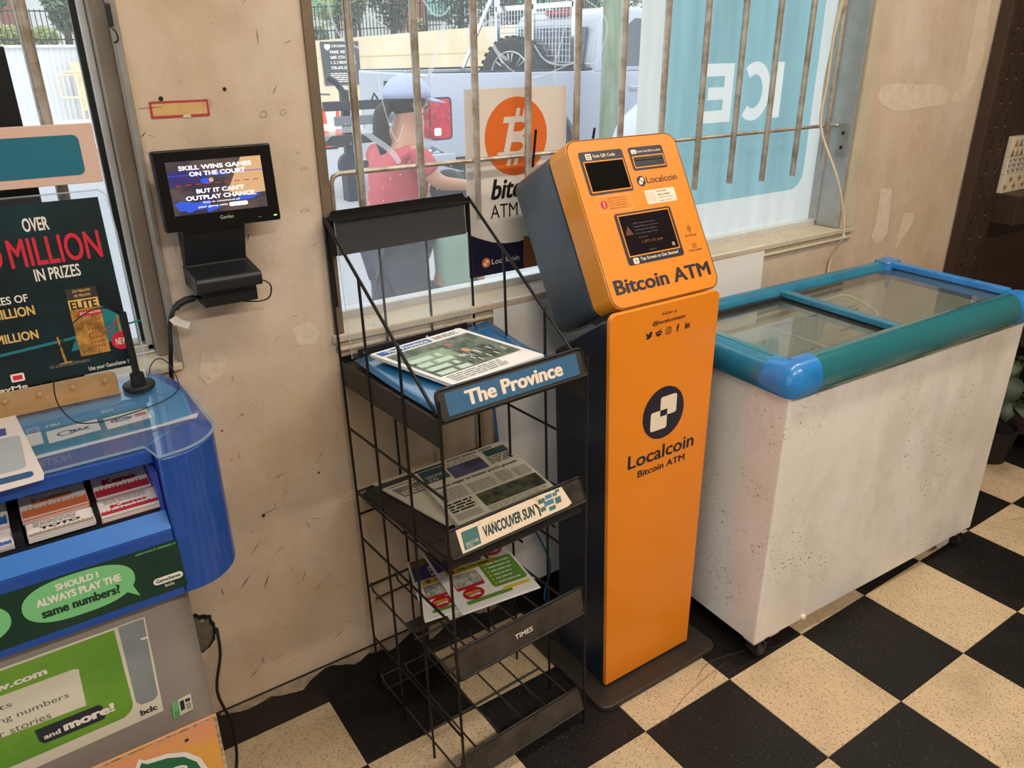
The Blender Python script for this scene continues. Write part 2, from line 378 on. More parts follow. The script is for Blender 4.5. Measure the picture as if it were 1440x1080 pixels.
pw.poly([(2.775, .995), (2.85, .985), (2.847, .945), (2.81, .91), (2.775, .87), (2.762, .86), (2.765, .92)], M_patch)
pw.poly([(.303, 1.01), (.34, 1.005), (.352, .985), (.338, .955), (.305, .935), (.29, .96)], M_patch)
pw.poly([(.49, 1.02), (.53, 1.03), (.55, 1.0), (.535, .975), (.50, .98)], M_patch)
rs = random.Random(3)
for k in range(115):
    x = rs.choice([rs.uniform(.26, .6), rs.uniform(.24, .6), rs.uniform(2.47, 3.1)]); z = rs.uniform(.12, 1.65)
    a = rs.uniform(-.5, 1.8); L_ = rs.uniform(.004, .03)*(1.6 if z < .7 else 1); w = rs.uniform(.0004, .0013)
    dx, dz = math.cos(a)*L_, math.sin(a)*L_
    pw.poly([(x, z), (x+dx*.5-dz*.05, z+dz*.5), (x+dx, z+dz), (x+dx*.5+w, z+dz*.5-w)], M_scuff if rs.random() < .45 else M_scufl, 1)
for (x, z, r) in [(.423, 1.497, .0035), (.311, 1.485, .004), (.51, .665, .0028), (.372, .60, .004), (.316, .83, .002)]:
    pw.disc(x, z, r, M_gasket, 2, n=14)
for (x, z, w, h) in [(.488, 1.45, .014, .012), (.527, 1.452, .012, .011), (.556, 1.345, .014, .006), (.388, 1.475, .016, .015), (.548, 1.262, .02, .006)]:
    pw.ring(poly_noise(x, z, w/2, h/2, 18, .2, int(x*999)), poly_noise(x, z, w/2*.88, h/2*.86, 18, .2, int(x*999)), M_scufl, 2)
pw.build('wall_marks', wall)
# broken hole with metal backing beside the kiosk
hp = poly_noise(.196, .355, .034, .052, 26, .12, 4)
ph = Pr((0, 0, 0), (1, 0, 0), (0, 0, 1), lift=.0012)
ph.poly(hp, mat('hole_black', (14, 12, 10), .9), 0); ph.poly([(x*.86+.196*.14-.003, z*.86+.355*.14-.004) for x, z in hp], mat('hole_grey', (112, 104, 94), .5, var=.4, scale=60), 2)
ph.disc(.203, .385, .004, mat('screw_steel', (190, 185, 175), .3, .8), 3, n=16)
ph.build('wall_hole', wall, label='broken hole with dark ragged edge')

# baseboard
bb = struct(G().box((X0, -.008, .0), (X1, 0, .115)).build('baseboard_back', M_basepaint))
G().prism([(0, 0), (.03, 0), (.028, .012), (.012, .028), (0, .032)], (X0, -.008, 0), (0, -1, 0), (0, 0, 1), X0-X1).build('cove_strip', mat('cove_brown', (58, 48, 38), .5, var=.4, scale=12), bb, smooth=40)
pb = Pr((0, -.008, 0), (1, 0, 0), (0, 0, 1), lift=.0005)
up_ = [(.20+.02*i, .116) for i in range(28)]; lo_ = [(x, .094+.018*math.sin(x*37)*math.sin(x*11)+rs.uniform(-.006, .006)) for x, _ in reversed(up_)]
pb.poly(lo_[::-1]+up_[::-1], M_grey_low)
up_ = [(.76+.01*i, .116) for i in range(24)]; lo_ = [(x, .075+.02*math.sin(x*31)+rs.uniform(-.004, .004)) for x, _ in reversed(up_)]
pb.poly(lo_[::-1]+up_[::-1], M_grey_low)
pb.build('paint_wear', bb)

# floor: slab with vinyl tiles
M_tb = tilemat('vinyl_black', (26, 23, 21), (92, 84, 74), .64, rough=.42, blot=.6)
M_tw = tilemat('vinyl_cream', (202, 178, 144), (128, 104, 78), .585, rough=.5, blot=.72)
M_grout = mat('floor_joint', (62, 50, 38), .8)
fl = struct(G().box((X0, -3.8, -.06), (X1, YT, -.0032)).build('floor', M_grout))
def tile_mesh(w, d, m):
    gg = G(); e = .0007; t = .0006
    gg.add([(e, e, -.0032), (w-e, e, -.0032), (w-e, d-e, -.0032), (e, d-e, -.0032), (e, e, -t), (w-e, e, -t), (w-e, d-e, -t), (e, d-e, -t), (e+t, e+t, 0), (w-e-t, e+t, 0), (w-e-t, d-e-t, 0), (e+t, d-e-t, 0)],
           [(0, 1, 5, 4), (1, 2, 6, 5), (2, 3, 7, 6), (3, 0, 4, 7), (4, 5, 9, 8), (5, 6, 10, 9), (6, 7, 11, 10), (7, 4, 8, 11), (8, 9, 10, 11)])
    me = bpy.data.meshes.new('floor_tile'); me.from_pydata([tuple(v) for v in gg.v], [], gg.f); me.materials.append(m); return me
T = .3048; cache = {}
for i in range(-5, 13):
    for j in range(-2, 7):
        y0 = -.548-(j+1)*T; y1 = min(y0+T, -.008)
        if y1-y0 < .01: continue
        key = ((i+j) % 2, round(y1-y0, 3))
        if key not in cache: cache[key] = tile_mesh(T, y1-y0, M_tb if key[0] == 0 else M_tw)
        o = bpy.data.objects.new('floor_tile', cache[key]); COL.objects.link(o); o.parent = fl
        o.location = Vector((1.071+i*T, y0, 0))-fl.location
ps = Pr((0, 0, 0), (1, 0, 0), (0, 1, 0), lift=.0005)
M_smear = mat('floor_scuff', (96, 78, 58), .6, var=.4, scale=70)
def arcline(pr_, pts, w, m, l=0):
    n = len(pts); L = []; R = []
    for i, (x, y) in enumerate(pts):
        a = pts[max(i-1, 0)]; b = pts[min(i+1, n-1)]; dx, dy = b[0]-a[0], b[1]-a[1]; q = math.hypot(dx, dy) or 1
        ww = w*(.35 if i in (0, n-1) else 1)/2; L.append((x-dy/q*ww, y+dx/q*ww)); R.append((x+dy/q*ww, y-dx/q*ww))
    for i in range(n-1): pr_.poly([R[i], R[i+1], L[i+1], L[i]], m, l)
def cr(pts, k=8):
    out = []
    for i in range(len(pts)-1):
        p = [pts[max(i-1, 0)], pts[i], pts[i+1], pts[min(i+2, len(pts)-1)]]
        for q in range(k):
            t = q/k; out.append(tuple(.5*((2*p[1][c])+(p[2][c]-p[0][c])*t+(2*p[0][c]-5*p[1][c]+4*p[2][c]-p[3][c])*t*t+(3*p[1][c]-p[0][c]-3*p[2][c]+p[3][c])*t**3) for c in (0, 1)))
    out.append(pts[-1]); return out
arcline(ps, cr([(1.30, -.50), (1.38, -.475), (1.50, -.50), (1.58, -.52)]), .0018, M_smear)
arcline(ps, cr([(1.12, -.56), (1.25, -.52), (1.42, -.50)]), .0015, M_smear)
arcline(ps, cr([(2.78, -.60), (2.86, -.62), (3.0, -.60), (3.2, -.56)]), .002, M_smear); arcline(ps, cr([(2.80, -.63), (2.9, -.65), (3.05, -.62)]), .0015, M_smear)
for k in range(70):
    cx, cy = rs.choice([(1.3, -.50), (.45, -.42), (2.9, -.35), (.8, -.35), (1.9, -.62)])
    x, y = rs.gauss(cx, .12), min(rs.gauss(cy, .05), -.06); a = rs.uniform(0, 3.1); q = rs.uniform(.006, .03)
    arcline(ps, [(x, y), (x+q*.5*math.cos(a), y+q*.5*math.sin(a)), (x+q*math.cos(a+.2), y+q*math.sin(a+.2))], .0012, M_smear, 1)
ps.build('scuff_marks', fl, kind='stuff')

# ---------------------------------------------------------------- windows
gw = glass('window_glass', (.98, .99, .985), milky=.06, refl=.55)
M_scr = glass('glass_scratch', (1, 1, 1), milky=.42, refl=0)
# window 1 (left)
w1 = struct(G().box((-1.05, .09, 1.0), (.258, .13, 1.022)).box((-1.05, .09, 2.40), (.258, .13, 2.45)).box((.232, .05, 1.0), (.258, .13, 2.45)).box((-1.05, .05, 1.0), (-1.02, .13, 2.45)).build('window_1', M_jamb, bevel=.002))
G().box((.219, .085, 1.005), (.2315, .112, 2.42)).box((-1.02, .085, 1.002), (.2315, .112, 1.018)).build('glazing_bead', M_alu_l, w1, bevel=.002)
G().box((.209, .098, 1.018), (.2185, .116, 2.42)).build('gasket', M_gasket, w1)
G().box((-1.02, .104, 1.015), (.215, .110, 2.42)).build('glass_pane', gw, w1)
G().box((-1.05, -.012, .985), (.262, .09, 1.0)).build('sill', M_sill, w1, bevel=.003)
G().box((.256, -.006, .985), (.266, .02, 2.45)).build('corner_bead', mat('corner_bead', (158, 150, 140), .4, .2, var=.2, scale=20), w1, bevel=.002)
gr1 = thing('window_grille', 'grey steel bar grille across the left window above kiosk', 'window bars', (.13, .05, 1.05))
for k in range(-2, 1):
    x = .131+.29*k; G().tube([(x, .05, 1.05), (x, .05, 2.44)], .0105, 10).build('bar', M_bar, gr1, smooth=50)
G().tube([(-1.0, .06, 1.80), (.24, .06, 1.80)], .006, 8).build('crossbar', M_bar, gr1, smooth=50)
# latch on the jamb
lt = thing('window_latch', 'small black latch hanging on jamb of left window', 'latch', (.25, -.006, 1.60))
G().box((.247, -.012, 1.60), (.256, -.0005, 1.635)).build('latch_body', M_gasket, lt, bevel=.002)
G().tube([(.25, -.01, 1.60), (.257, -.012, 1.592), (.258, -.012, 1.58), (.251, -.01, 1.575)], .0015, 6, smooth=True).build('hook', M_gasket, lt, smooth=50)
# window 2 (large)
w2 = struct(G().box((.59, .088, .975), (2.386, .125, 1.006)).box((.59, .088, 2.4), (2.386, .125, 2.45)).build('window_2', M_alu_l, bevel=.002))
G().box((.59, .082, 1.0), (.628, .125, 2.42)).box((2.372, .082, 1.0), (2.386, .125, 2.42)).build('side_frame', M_alu, w2, bevel=.002)
G().box((.583, -.006, .98), (.604, .082, 2.45)).build('left_trim', M_brownmetal, w2, bevel=.002)
G().box((2.378, .0, .99), (2.3858, .082, 2.45)).build('reveal_liner', M_alu, w2)
G().box((.628, .1, 1.004), (2.374, .106, 2.41)).build('glass_pane', gw, w2)
G().box((.575, -.0135, .970), (2.462, .088, .988)).build('sill', M_sill, w2, bevel=.004, seg=3)
ap = G().box((.585, -.004, .945), (2.452, 0, .970)).tube([(.585, -.004, .952), (2.455, -.004, .952)], .006, 10)
ap.build('apron', M_sill, w2, smooth=40)
G().box((2.386, -.013, .988), (2.455, 0, 2.45)).build('right_casing', M_cream, w2, bevel=.003)
sp = Pr((0, .0985, 0), (1, 0, 0), (0, 0, 1), lift=0)
SCR = [(0.0048, [(0.678, 1.652), (0.685, 1.614), (0.708, 1.577), (0.762, 1.556)]), (0.0128, [(0.64, 1.384), (0.666, 1.4), (0.723, 1.4), (0.763, 1.375), (0.796, 1.35), (0.816, 1.322)]), (0.0112, [(0.947, 1.615), (0.926, 1.558), (0.902, 1.507)]), (0.0032, [(0.761, 1.631), (0.807, 1.601)]), (0.0048, [(0.896, 1.657), (0.921, 1.629), (0.947, 1.63), (0.962, 1.647)]), (0.0024, [(0.776, 1.521), (0.786, 1.445), (0.811, 1.372), (0.831, 1.405)]), (0.0064, [(0.991, 1.583), (1.029, 1.605), (1.073, 1.618), (1.097, 1.618)]), (0.0032, [(1.073, 1.561), (1.117, 1.516), (1.177, 1.494), (1.238, 1.503), (1.317, 1.527)]), (0.0048, [(1.19, 1.567), (1.219, 1.535), (1.258, 1.521), (1.307, 1.523), (1.336, 1.545)]), (0.0024, [(1.255, 1.643), (1.256, 1.595), (1.253, 1.481)]), (0.0032, [(1.294, 1.63), (1.28, 1.595), (1.257, 1.531)]), (0.0032, [(1.347, 1.665), (1.399, 1.638), (1.417, 1.595), (1.388, 1.529), (1.347, 1.522)]), (0.008, [(1.07, 1.628), (1.065, 1.595), (1.082, 1.555), (1.113, 1.534)])]
for w, pts in SCR: arcline(sp, cr(pts), w, M_scr)
for k in range(45):
    x, z = rs.gauss(.93, .14), rs.gauss(1.25, .12)
    if x > .64: sp.poly([(x, z), (x+rs.uniform(.002, .006), z+.001), (x+.002, z+rs.uniform(.004, .012))], M_scr)
sp.build('scratches', w2, kind='stuff', label='white curved scratches and smears on the glass')
gr2 = thing('window_grille', 'steel bar grille of long bars across the large window', 'window bars', (1.5, .055, 1.17))
for k in range(12):
    x = .6985+.1478*k; G().tube([(x, .055, 1.172+.004*(k % 3)), (x, .055, 2.43)], .0088, 10).build('bar', M_bar, gr2, smooth=50)
G().tube([(.634, .062, 1.17), (.634, .062, 1.30), (.639, .062, 1.312), (.652, .062, 1.318), (2.355, .062, 1.318), (2.372, .06, 1.318), (2.378, .05, 1.318)], .0055, 8).build('crossbar', M_bar, gr2, smooth=50)
br = G().box((2.374, .012, 1.225), (2.378, .045, 1.325)).build('bracket', mat('bracket_steel', (168, 168, 162), .4, .5, var=.2, scale=30), gr2, bevel=.001)
for z in (1.25, 1.295): G().lathe([(.006, 0), (.005, .003), (.002, .0045)], (2.374, .028, z), (-1, 0, 0), 12).build('bolt', M_gasket, br, smooth=40)
# white cable on the right of the window
cb = G().tube([(2.30, -.004, 2.4), (2.285, -.006, 1.9), (2.262, .03, 1.65), (2.262, .035, 1.45), (2.255, .03, 1.32), (2.29, -.03, 1.17), (2.338, -.042, 1.05), (2.352, -.045, .985), (2.350, -.045, .965), (2.36, -.012, .90), (2.352, -.010, .80), (2.36, -.010, .4), (2.35, -.02, .03)], .0042, 8, smooth=True)
cb.tube([(2.31, -.004, 2.4), (2.30, -.006, 1.9), (2.275, .032, 1.65), (2.262, .044, 1.45), (2.262, .036, 1.33)], .003, 6, smooth=True)
tag(cb.build('power_cable', mat('cable_cream', (214, 196, 168), .5), smooth=60), 'cream cable hanging down the right side of the large window', 'cable')

# poster hanging on the glass
P_w = mat('poster_white', (222, 214, 205), .45); P_or = mat('poster_orange', (222, 108, 40), .45); P_nv = mat('poster_navy', (22, 22, 48), .4); P_bk = mat('print_black', (14, 13, 14), .5)
po = thing('window_poster', 'white poster with orange bitcoin coin hanging in the large window', 'poster', (1.135, .0905, 1.026))
G().box((.986, .0905, 1.026), (1.286, .0925, 1.473)).build('board', P_w, po)
pp = Pr((.986, .0905, 1.026), (1, 0, 0), (0, 0, 1))
pp.disc(.146, .334, .0925, P_or, 0, n=56)
wv = [(0, .112), (.03, .098), (.07, .083), (.11, .075), (.15, .074), (.20, .082), (.25, .10), (.30, .125)]
pp.poly([(0, 0), (.3, 0)]+wv[::-1], P_nv, 0)
pp.rect(.166, .0, .3, .085, mat('poster_brown', (150, 84, 48), .5), 1)
def bitcoin(pr_, cx, cy, h, m, l, lean=.24, hole=None):
    """B with four bars, slanted"""
    def S(x, y): return (cx+x*h+y*h*lean, cy+y*h)
    R = lambda x0, y0, x1, y1, mm=m, ll=l: pr_.poly([S(x0, y0), S(x1, y0), S(x1, y1), S(x0, y1)], mm, ll)
    R(-.24, -.38, -.10, .38)
    R(-.38, .27, -.10, .38); R(-.38, -.38, -.10, -.27)
    for (cyy, rx, ry) in ((.185, .27, .195), (-.185, .32, .195)):
        pts = [S(-.12, cyy-ry), S(.06, cyy-ry)]+[S(.06+(rx-.06)*math.cos(a), cyy+ry*math.sin(a)) for a in [(-PI/2+PI*i/12) for i in range(1, 12)]]+[S(.06, cyy+ry), S(-.12, cyy+ry)]
        pr_.poly(pts, m, l)
        pts = [S(-.10, cyy-ry+.11), S(.05, cyy-ry+.11)]+[S(.05+(rx-.17)*math.cos(a), cyy+(ry-.11)*math.sin(a)) for a in [(-PI/2+PI*i/10) for i in range(1, 10)]]+[S(.05, cyy+ry-.11), S(-.10, cyy+ry-.11)]
        pr_.poly(pts, hole, l+1)
    for x in (-.12, .05):
        R(x, .37, x+.09, .53); R(x, -.53, x+.09, -.37)
bitcoin(pp, .146, .334, .125, P_w, 1, hole=P_or)
pp.text('bitcoin', .068, .188, .168, .050, P_bk, 1, bold=.035, shear=.25)
pp.text('ATM', .066, .142, .082, .034, P_bk, 1)
def lc_logo(pr_, cx, cy, r, bgm, fgm, l, ry=None):
    ry = ry or r; k = ry/r
    pr_.disc(cx, cy, r, bgm, l, ry=ry, n=40)
    def q(x0, y0, x1, y1, m, ll, rr=0): pr_.poly([(cx+a*r, cy+b*ry) for a, b in rrect(x0, y0, x1, y1, rr, 4)] if rr else [(cx+a*r, cy+b*ry) for a, b in ((x0, y0), (x1, y0), (x1, y1), (x0, y1))], m, ll)
    q(-.17, -.12, .62, .62, fgm, l+1, .1); q(-.62, -.62, .17, .12, fgm, l+1, .1)
    q(-.17, -.12, .17, .12, bgm, l+2); q(.17, -.3, .6, -.12, bgm, l+2)
    q(-.17, -.12, -.02, -.02, bgm, l+2)
lc_logo(pp, .050, .033, .0125, P_or, P_w, 1)
pp.text('Localcoin', .067, .026, .085, .014, P_w, 1)
pp.build('print', po)
# translucent vinyl sign outside the right part of the window
F_w = film('vinyl_white', (226, 228, 222), .8, .12); F_b = film('vinyl_blue', (150, 192, 198), .8, .2); F_f = film('vinyl_letters', (230, 234, 230), .75)
ic = thing('ice_sign', 'pale blue sign reading ICE in reverse behind large window glass', 'sign', (1.96, .112, 1.0))
def fill2d(loops):
    cu = bpy.data.curves.new('f', 'CURVE'); cu.dimensions = '2D'; cu.fill_mode = 'FRONT'
    for lp in loops:
        sp_ = cu.splines.new('POLY'); sp_.points.add(len(lp)-1); sp_.use_cyclic_u = True
        for i, (x, y) in enumerate(lp): sp_.points[i].co = (x, y, 0, 1)
    ob = bpy.data.objects.new('f', cu); COL.objects.link(ob); dg = bpy.context.evaluated_depsgraph_get(); dg.update()
    me = bpy.data.meshes.new_from_object(ob.evaluated_get(dg)); vs = [(v.co.x, v.co.y) for v in me.vertices]; fs = [tuple(p.vertices) for p in me.polygons]
    bpy.data.objects.remove(ob); bpy.data.curves.remove(cu); bpy.data.meshes.remove(me)
    return vs, fs
def plane_fill(loops, y):
    vs, fs = fill2d(loops); g = G(); g.add([(x, y, z) for x, z in vs], fs); return g
E0, E1, ZB, ZT = 1.806, 1.922, 1.350, 1.512
t_ = .034; zm = (ZB+ZT)/2
Lt_E = [(E1, ZB), (E1, ZT), (E0, ZT), (E0, ZT-t_), (E1-t_-.004, ZT-t_), (E1-t_-.004, zm+t_/2), (E0+.012, zm+t_/2), (E0+.012, zm-t_/2), (E1-t_-.004, zm-t_/2), (E1-t_-.004, ZB+t_), (E0, ZB+t_), (E0, ZB)]
Lt_I = [(2.109, ZB), (2.147, ZB), (2.147, ZT), (2.109, ZT)]
cx_, rx_, rz_ = 2.018, .074, .084
A0, A1 = math.radians(-128), math.radians(128)
Lt_C = [(cx_+rx_*math.cos(A0+(A1-A0)*i/28), zm+rz_*math.sin(A0+(A1-A0)*i/28)) for i in range(29)]+[(cx_+(rx_-.036)*math.cos(A1+(A0-A1)*i/28), zm+(rz_-.036)*math.sin(A1+(A0-A1)*i/28)) for i in range(29)]
field = rrect(1.648, 1.115, 2.310, 1.93, .06, 8)
plane_fill([[(1.545, .99), (2.385, .99), (2.385, 1.98), (1.545, 1.98)], field], .112).build('white_border', F_w, ic)
plane_fill([field, Lt_E, Lt_C, Lt_I], .112).build('blue_field', F_b, ic)
plane_fill([Lt_E], .112).build('letter', F_f, ic, label='white letter E seen in reverse')
plane_fill([Lt_C], .112).build('letter', F_f, ic, label='white letter C seen in reverse')
plane_fill([Lt_I], .112).build('letter', F_f, ic, label='white letter I')

# ================================================================ chest freezer
M_fz_side = worn('freezer_white', (240, 236, 230), (96, 86, 76), rough=.4, spots=.625, warm=(234, 226, 214), bump=.08, fine=85)
M_fz_in = mat('freezer_liner', (214, 210, 200), .45, var=.12, scale=8)
M_teal = mat('freezer_teal', (40, 112, 120), .22, coat=1., rgb2=(36, 108, 116), scale=6)
M_tealb = mat('freezer_teal_blue', (46, 128, 158), .3, coat=.4, rgb2=(38, 108, 136), scale=7)
M_blue = mat('freezer_blue', (44, 138, 212), .3, coat=.4, rgb2=(36, 116, 186), scale=14)
M_wireW = mat('wire_white', (214, 206, 190), .5)
M_dkpl = mat('dark_plastic', (34, 34, 36), .5)
FX, FY, FA = 1.4722, -.5418, -.0374
LF, DF, ZB_, ZT_ = 1.048, .478, .06, .802
fz = thing('chest_freezer', 'white scuffed chest freezer with blue and teal rim and glass lids', 'freezer', (FX, FY, 0), (0, 0, FA))
g = G(); w = .045
o4 = [(0, 0), (LF, 0), (LF, DF), (0, DF)]; i4 = [(w, w), (LF-w, w), (LF-w, DF-w), (w, DF-w)]
g.add([(x, y, ZB_) for x, y in o4]+[(x, y, ZT_) for x, y in o4]+[(x, y, ZT_) for x, y in i4]+[(x, y, ZB_+.08) for x, y in i4],
      [(3, 2, 1, 0), (12, 13, 14, 15)]+[(k, (k+1) % 4, 4+(k+1) % 4, 4+k) for k in range(4)]+[(4+k, 4+(k+1) % 4, 8+(k+1) % 4, 8+k) for k in range(4)]+[(8+k, 8+(k+1) % 4, 12+(k+1) % 4, 12+k) for k in range(4)])
g.build('body', M_fz_side, fz, local=True, bevel=.006, seg=3)
g = G(); q = w+.001
g.box((q, q, .20), (LF-q, DF-q, .215)); g.box((q, q, .2), (q+.003, DF-q, .83)); g.box((LF-q-.003, q, .2), (LF-q, DF-q, .83)); g.box((q, q, .2), (LF-q, q+.003, .83)); g.box((q, DF-q-.003, .2), (LF-q, DF-q, .83))
g.build('liner', M_fz_in, fz, local=True)
# rim: rounded profile swept along the front and left, thinner at the back and right
prof_f = [(-.012, .800), (-.018, .812), (-.020, .832), (-.017, .852), (-.009, .870), (.004, .882), (.018, .887), (.034, .886), (.046, .880), (.050, .872), (.050, .800)]
def sweep(x0, x1, prof): # along local x, profile (y,z)
    gg = G(); n = len(prof); gg.add([(x0, y, z) for y, z in prof]+[(x1, y, z) for y, z in prof], [tuple(range(n))[::-1], tuple(range(n, 2*n))]+[(i, (i+1) % n, n+(i+1) % n, n+i) for i in range(n)]); return gg
def sweepy(y0, y1, prof, sgn=1, ox=0):
    gg = G(); n = len(prof); P0 = [(ox+sgn*a, y0, z) for a, z in prof]; P1 = [(ox+sgn*a, y1, z) for a, z in prof]
    fs = [tuple(range(n)), tuple(range(2*n-1, n-1, -1))]+[((i+1) % n, i, n+i, n+(i+1) % n) for i in range(n)]
    if sgn < 0: fs = [f[::-1] for f in fs]
    gg.add(P0+P1, fs); return gg
sweep(.082, LF-.08, prof_f).build('front_rail', M_teal, fz, local=True, smooth=50)
prof_l = [(-.012, .800), (-.018, .812), (-.020, .832), (-.016, .850), (-.008, .862), (.004, .868), (.020, .872), (.030, .872), (.030, .800)]
sweepy(.08, DF-.04, prof_l).build('left_rail', M_tealb, fz, local=True, smooth=50)
sweepy(.08, DF-.02, prof_l, -1, LF).build('right_rail', M_blue, fz, local=True, smooth=50)
prof_b = [(DF-.045, .800), (DF-.045, .866), (DF-.034, .880), (DF-.018, .886), (DF-.004, .882), (DF+.004, .872), (DF+.006, .800)]
sweep(.03, LF-.03, prof_b).build('back_rail', M_tealb, fz, local=True, smooth=50)
def corner(sx, ox):
    """rounded L shaped corner cover"""
    gg = G(); n = len(prof_f); R = .02
    rings = [[(ox+sx*.083, a-.0008, z+.0008*(z > .8)) for a, z in prof_f]]
    rings.append([(ox+sx*.02, a-.0008, z) for a, z in prof_f])
    for k in range(1, 6):
        th = (PI/2)*k/6
        rings.append([(ox+sx*(.02-(.0208-a)*math.sin(th)*1.0 if a < .02 else .02+(a-.02)*0), (.02-(.0208-a)*math.cos(th)) if a < .02 else a, z) for a, z in prof_f])
    rings.append([(ox+sx*(a-.0008), .02 if a < .02 else .02, z) for a, z in prof_f])
    rings.append([(ox+sx*(min(a, .031)-.0008), .083, z-(.012 if z > .85 else 0)) for a, z in prof_f])
    for r_ in rings: gg.v += [Vector(p) for p in r_]
    for i in range(len(rings)-1):
        for k in range(n):
            k2 = (k+1) % n; f = (i*n+k, i*n+k2, (i+1)*n+k2, (i+1)*n+k); gg.f.append(f if sx < 0 else f[::-1]); gg.m.append(0)
    gg.f.append(tuple(range(n))); gg.m.append(0); e = (len(rings)-1)*n; gg.f.append(tuple(range(e+n-1, e-1, -1))); gg.m.append(0)
    return gg
corner(1, 0).build('corner_cap', M_blue, fz, local=True, smooth=45)
corner(-1, LF).build('corner_cap', M_blue, fz, local=True, smooth=45)
for ox in (0, LF-.06): G().prism(rrect(ox-.01, DF-.055, ox+.07, DF+.008, .02, 6), (0, 0, .889), (1, 0, 0), (0, 1, 0), .088).build('corner_cap', M_blue, fz, local=True, smooth=40, bevel=.004)
# broken edge in the left rail
pc = Pr((-.0165, 0, .851), (0, -1, 0), (.55, 0, .83), lift=.003)
pc.poly([(-.25, .012), (-.235, .017), (-.20, .014), (-.165, .012), (-.15, .014), (-.16, .004), (-.185, -.003), (-.20, -.006), (-.215, .002), (-.24, .003)], mat('broken_edge', (10, 34, 52), .5), 1)
pc.build('broken_chip', fz, label='dark broken gap in the left rail')
# sliding lids
M_lid = glass('freezer_glass', (.90, .93, .90), milky=.07, refl=1.6, milkcol=(.75, .72, .65), ior=1.6)
sd = .475
g = G(); g.box((.028, .05, .848), (sd+.02, DF-.045, .852)); l1 = g.build('lower_lid', M_lid, fz, local=True)
g = G(); g.box((sd, .05, .862), (LF-.03, DF-.045, .866)); l2 = g.build('upper_lid', M_lid, fz, local=True)
G().box((sd-.014, .048, .858), (sd+.016, DF-.044, .876)).build('lid_bar', M_tealb, l2, local=True, bevel=.003)
G().box((sd-.02, .05, .846), (sd+.03, DF-.048, .856)).build('lid_seal', M_dkpl, l1, local=True)
G().box((.026, .05, .854), (.05, DF-.05, .874)).build('lid_bar', M_teal, l1, local=True, bevel=.004)
G().box((LF-.05, .05, .868), (LF-.022, DF-.05, .888)).build('lid_bar', M_blue, l2, local=True, bevel=.004)
G().box((.03, DF-.06, .846), (LF-.03, DF-.044, .862)).build('lid_track', M_dkpl, fz, local=True)
# wire baskets inside
def basket(x0, x1, y0, y1, z0, z1):
    gg = G(); t = .0022
    for z in (z0, (z0+z1)/2, z1):
        gg.tube([(x0, y0, z), (x1, y0, z), (x1, y1, z), (x0, y1, z)], t*(1.5 if z == z1 else 1), 6, closed=True)
    n = 9
    for i in range(n+1):
        x = x0+(x1-x0)*i/n; gg.tube([(x, y0, z1), (x, y0, z0), (x, y1, z0), (x, y1, z1)], t, 5)
    for i in range(1, 7):
        y = y0+(y1-y0)*i/7; gg.tube([(x0, y, z1), (x0, y, z0), (x1, y, z0), (x1, y, z1)], t, 5)
    return gg
b1 = thing('wire_basket', 'white wire basket inside the freezer below the middle lid bar', 'basket', (0, 0, 0))
b1.location = (FX, FY, 0); b1.rotation_euler = (0, 0, FA)
basket(.40, .66, .07, DF-.07, .55, .78).tube([(.60, DF-.09, .78), (.60, DF-.09, .82), (.72, DF-.09, .83), (.73, DF-.2, .80), (.66, DF-.2, .78)], .0035, 6, smooth=True).build('wire_frame', M_wireW, b1, local=True, smooth=50)
b2 = thing('wire_basket', 'white wire basket inside the freezer at its right end', 'basket', (FX, FY, 0), (0, 0, FA))
basket(.74, .99, .07, DF-.07, .50, .70).build('wire_frame', M_wireW, b2, local=True, smooth=50)
pf = Pr((0, DF-w-.006, 0), (1, 0, 0), (0, 0, 1), lift=.001)
# small load line marking at the back wall of the liner
pz = Pr((0, DF-.0495, 0), (1, 0, 0), (0, 0, 1)); pz.text('LOAD LIMIT', .80, .76, .05, .008, M_dkpl); pz.lines(.79, .735, .87, .755, 2, M_dkpl); 
pz.build('print', fz, local=True)
# feet
def caster(x, y, lab=None):
    gg = G().box((x-.022, y-.02, .045), (x+.022, y+.02, .0605)); p = gg.build('caster', M_fz_in, fz, local=True, bevel=.002)
    G().box((x-.016, y-.03, .018), (x-.011, y+.012, .047)).box((x+.011, y-.03, .018), (x+.016, y+.012, .047)).build('fork', M_dkpl, p, local=True)
    G().lathe([(.012, -.010), (.0195, -.009), (.0205, 0), (.0195, .009), (.012, .010)], (x, y-.012, .0205), (1, 0, 0), 24).build('wheel', M_dkpl, p, local=True, smooth=40)
for x, y in ((.035, .03), (LF-.05, .03), (.035, DF-.05), (LF-.05, DF-.05)): caster(x, y)
G().box((.09, .02, .030), (.13, .03, .062)).build('foot_bracket', M_alu_l, fz, local=True, bevel=.002)
G().box((LF-.16, .01, .03), (LF-.1, .02, .062)).build('foot_bracket', M_alu_l, fz, local=True, bevel=.002)
G().lathe([(.009, 0), (.009, .006), (.007, .009), (.003, .0095)], (.195, 0, .072), (0, -1, 0), 20).build('drain_cap', M_wireW, fz, local=True, smooth=40)

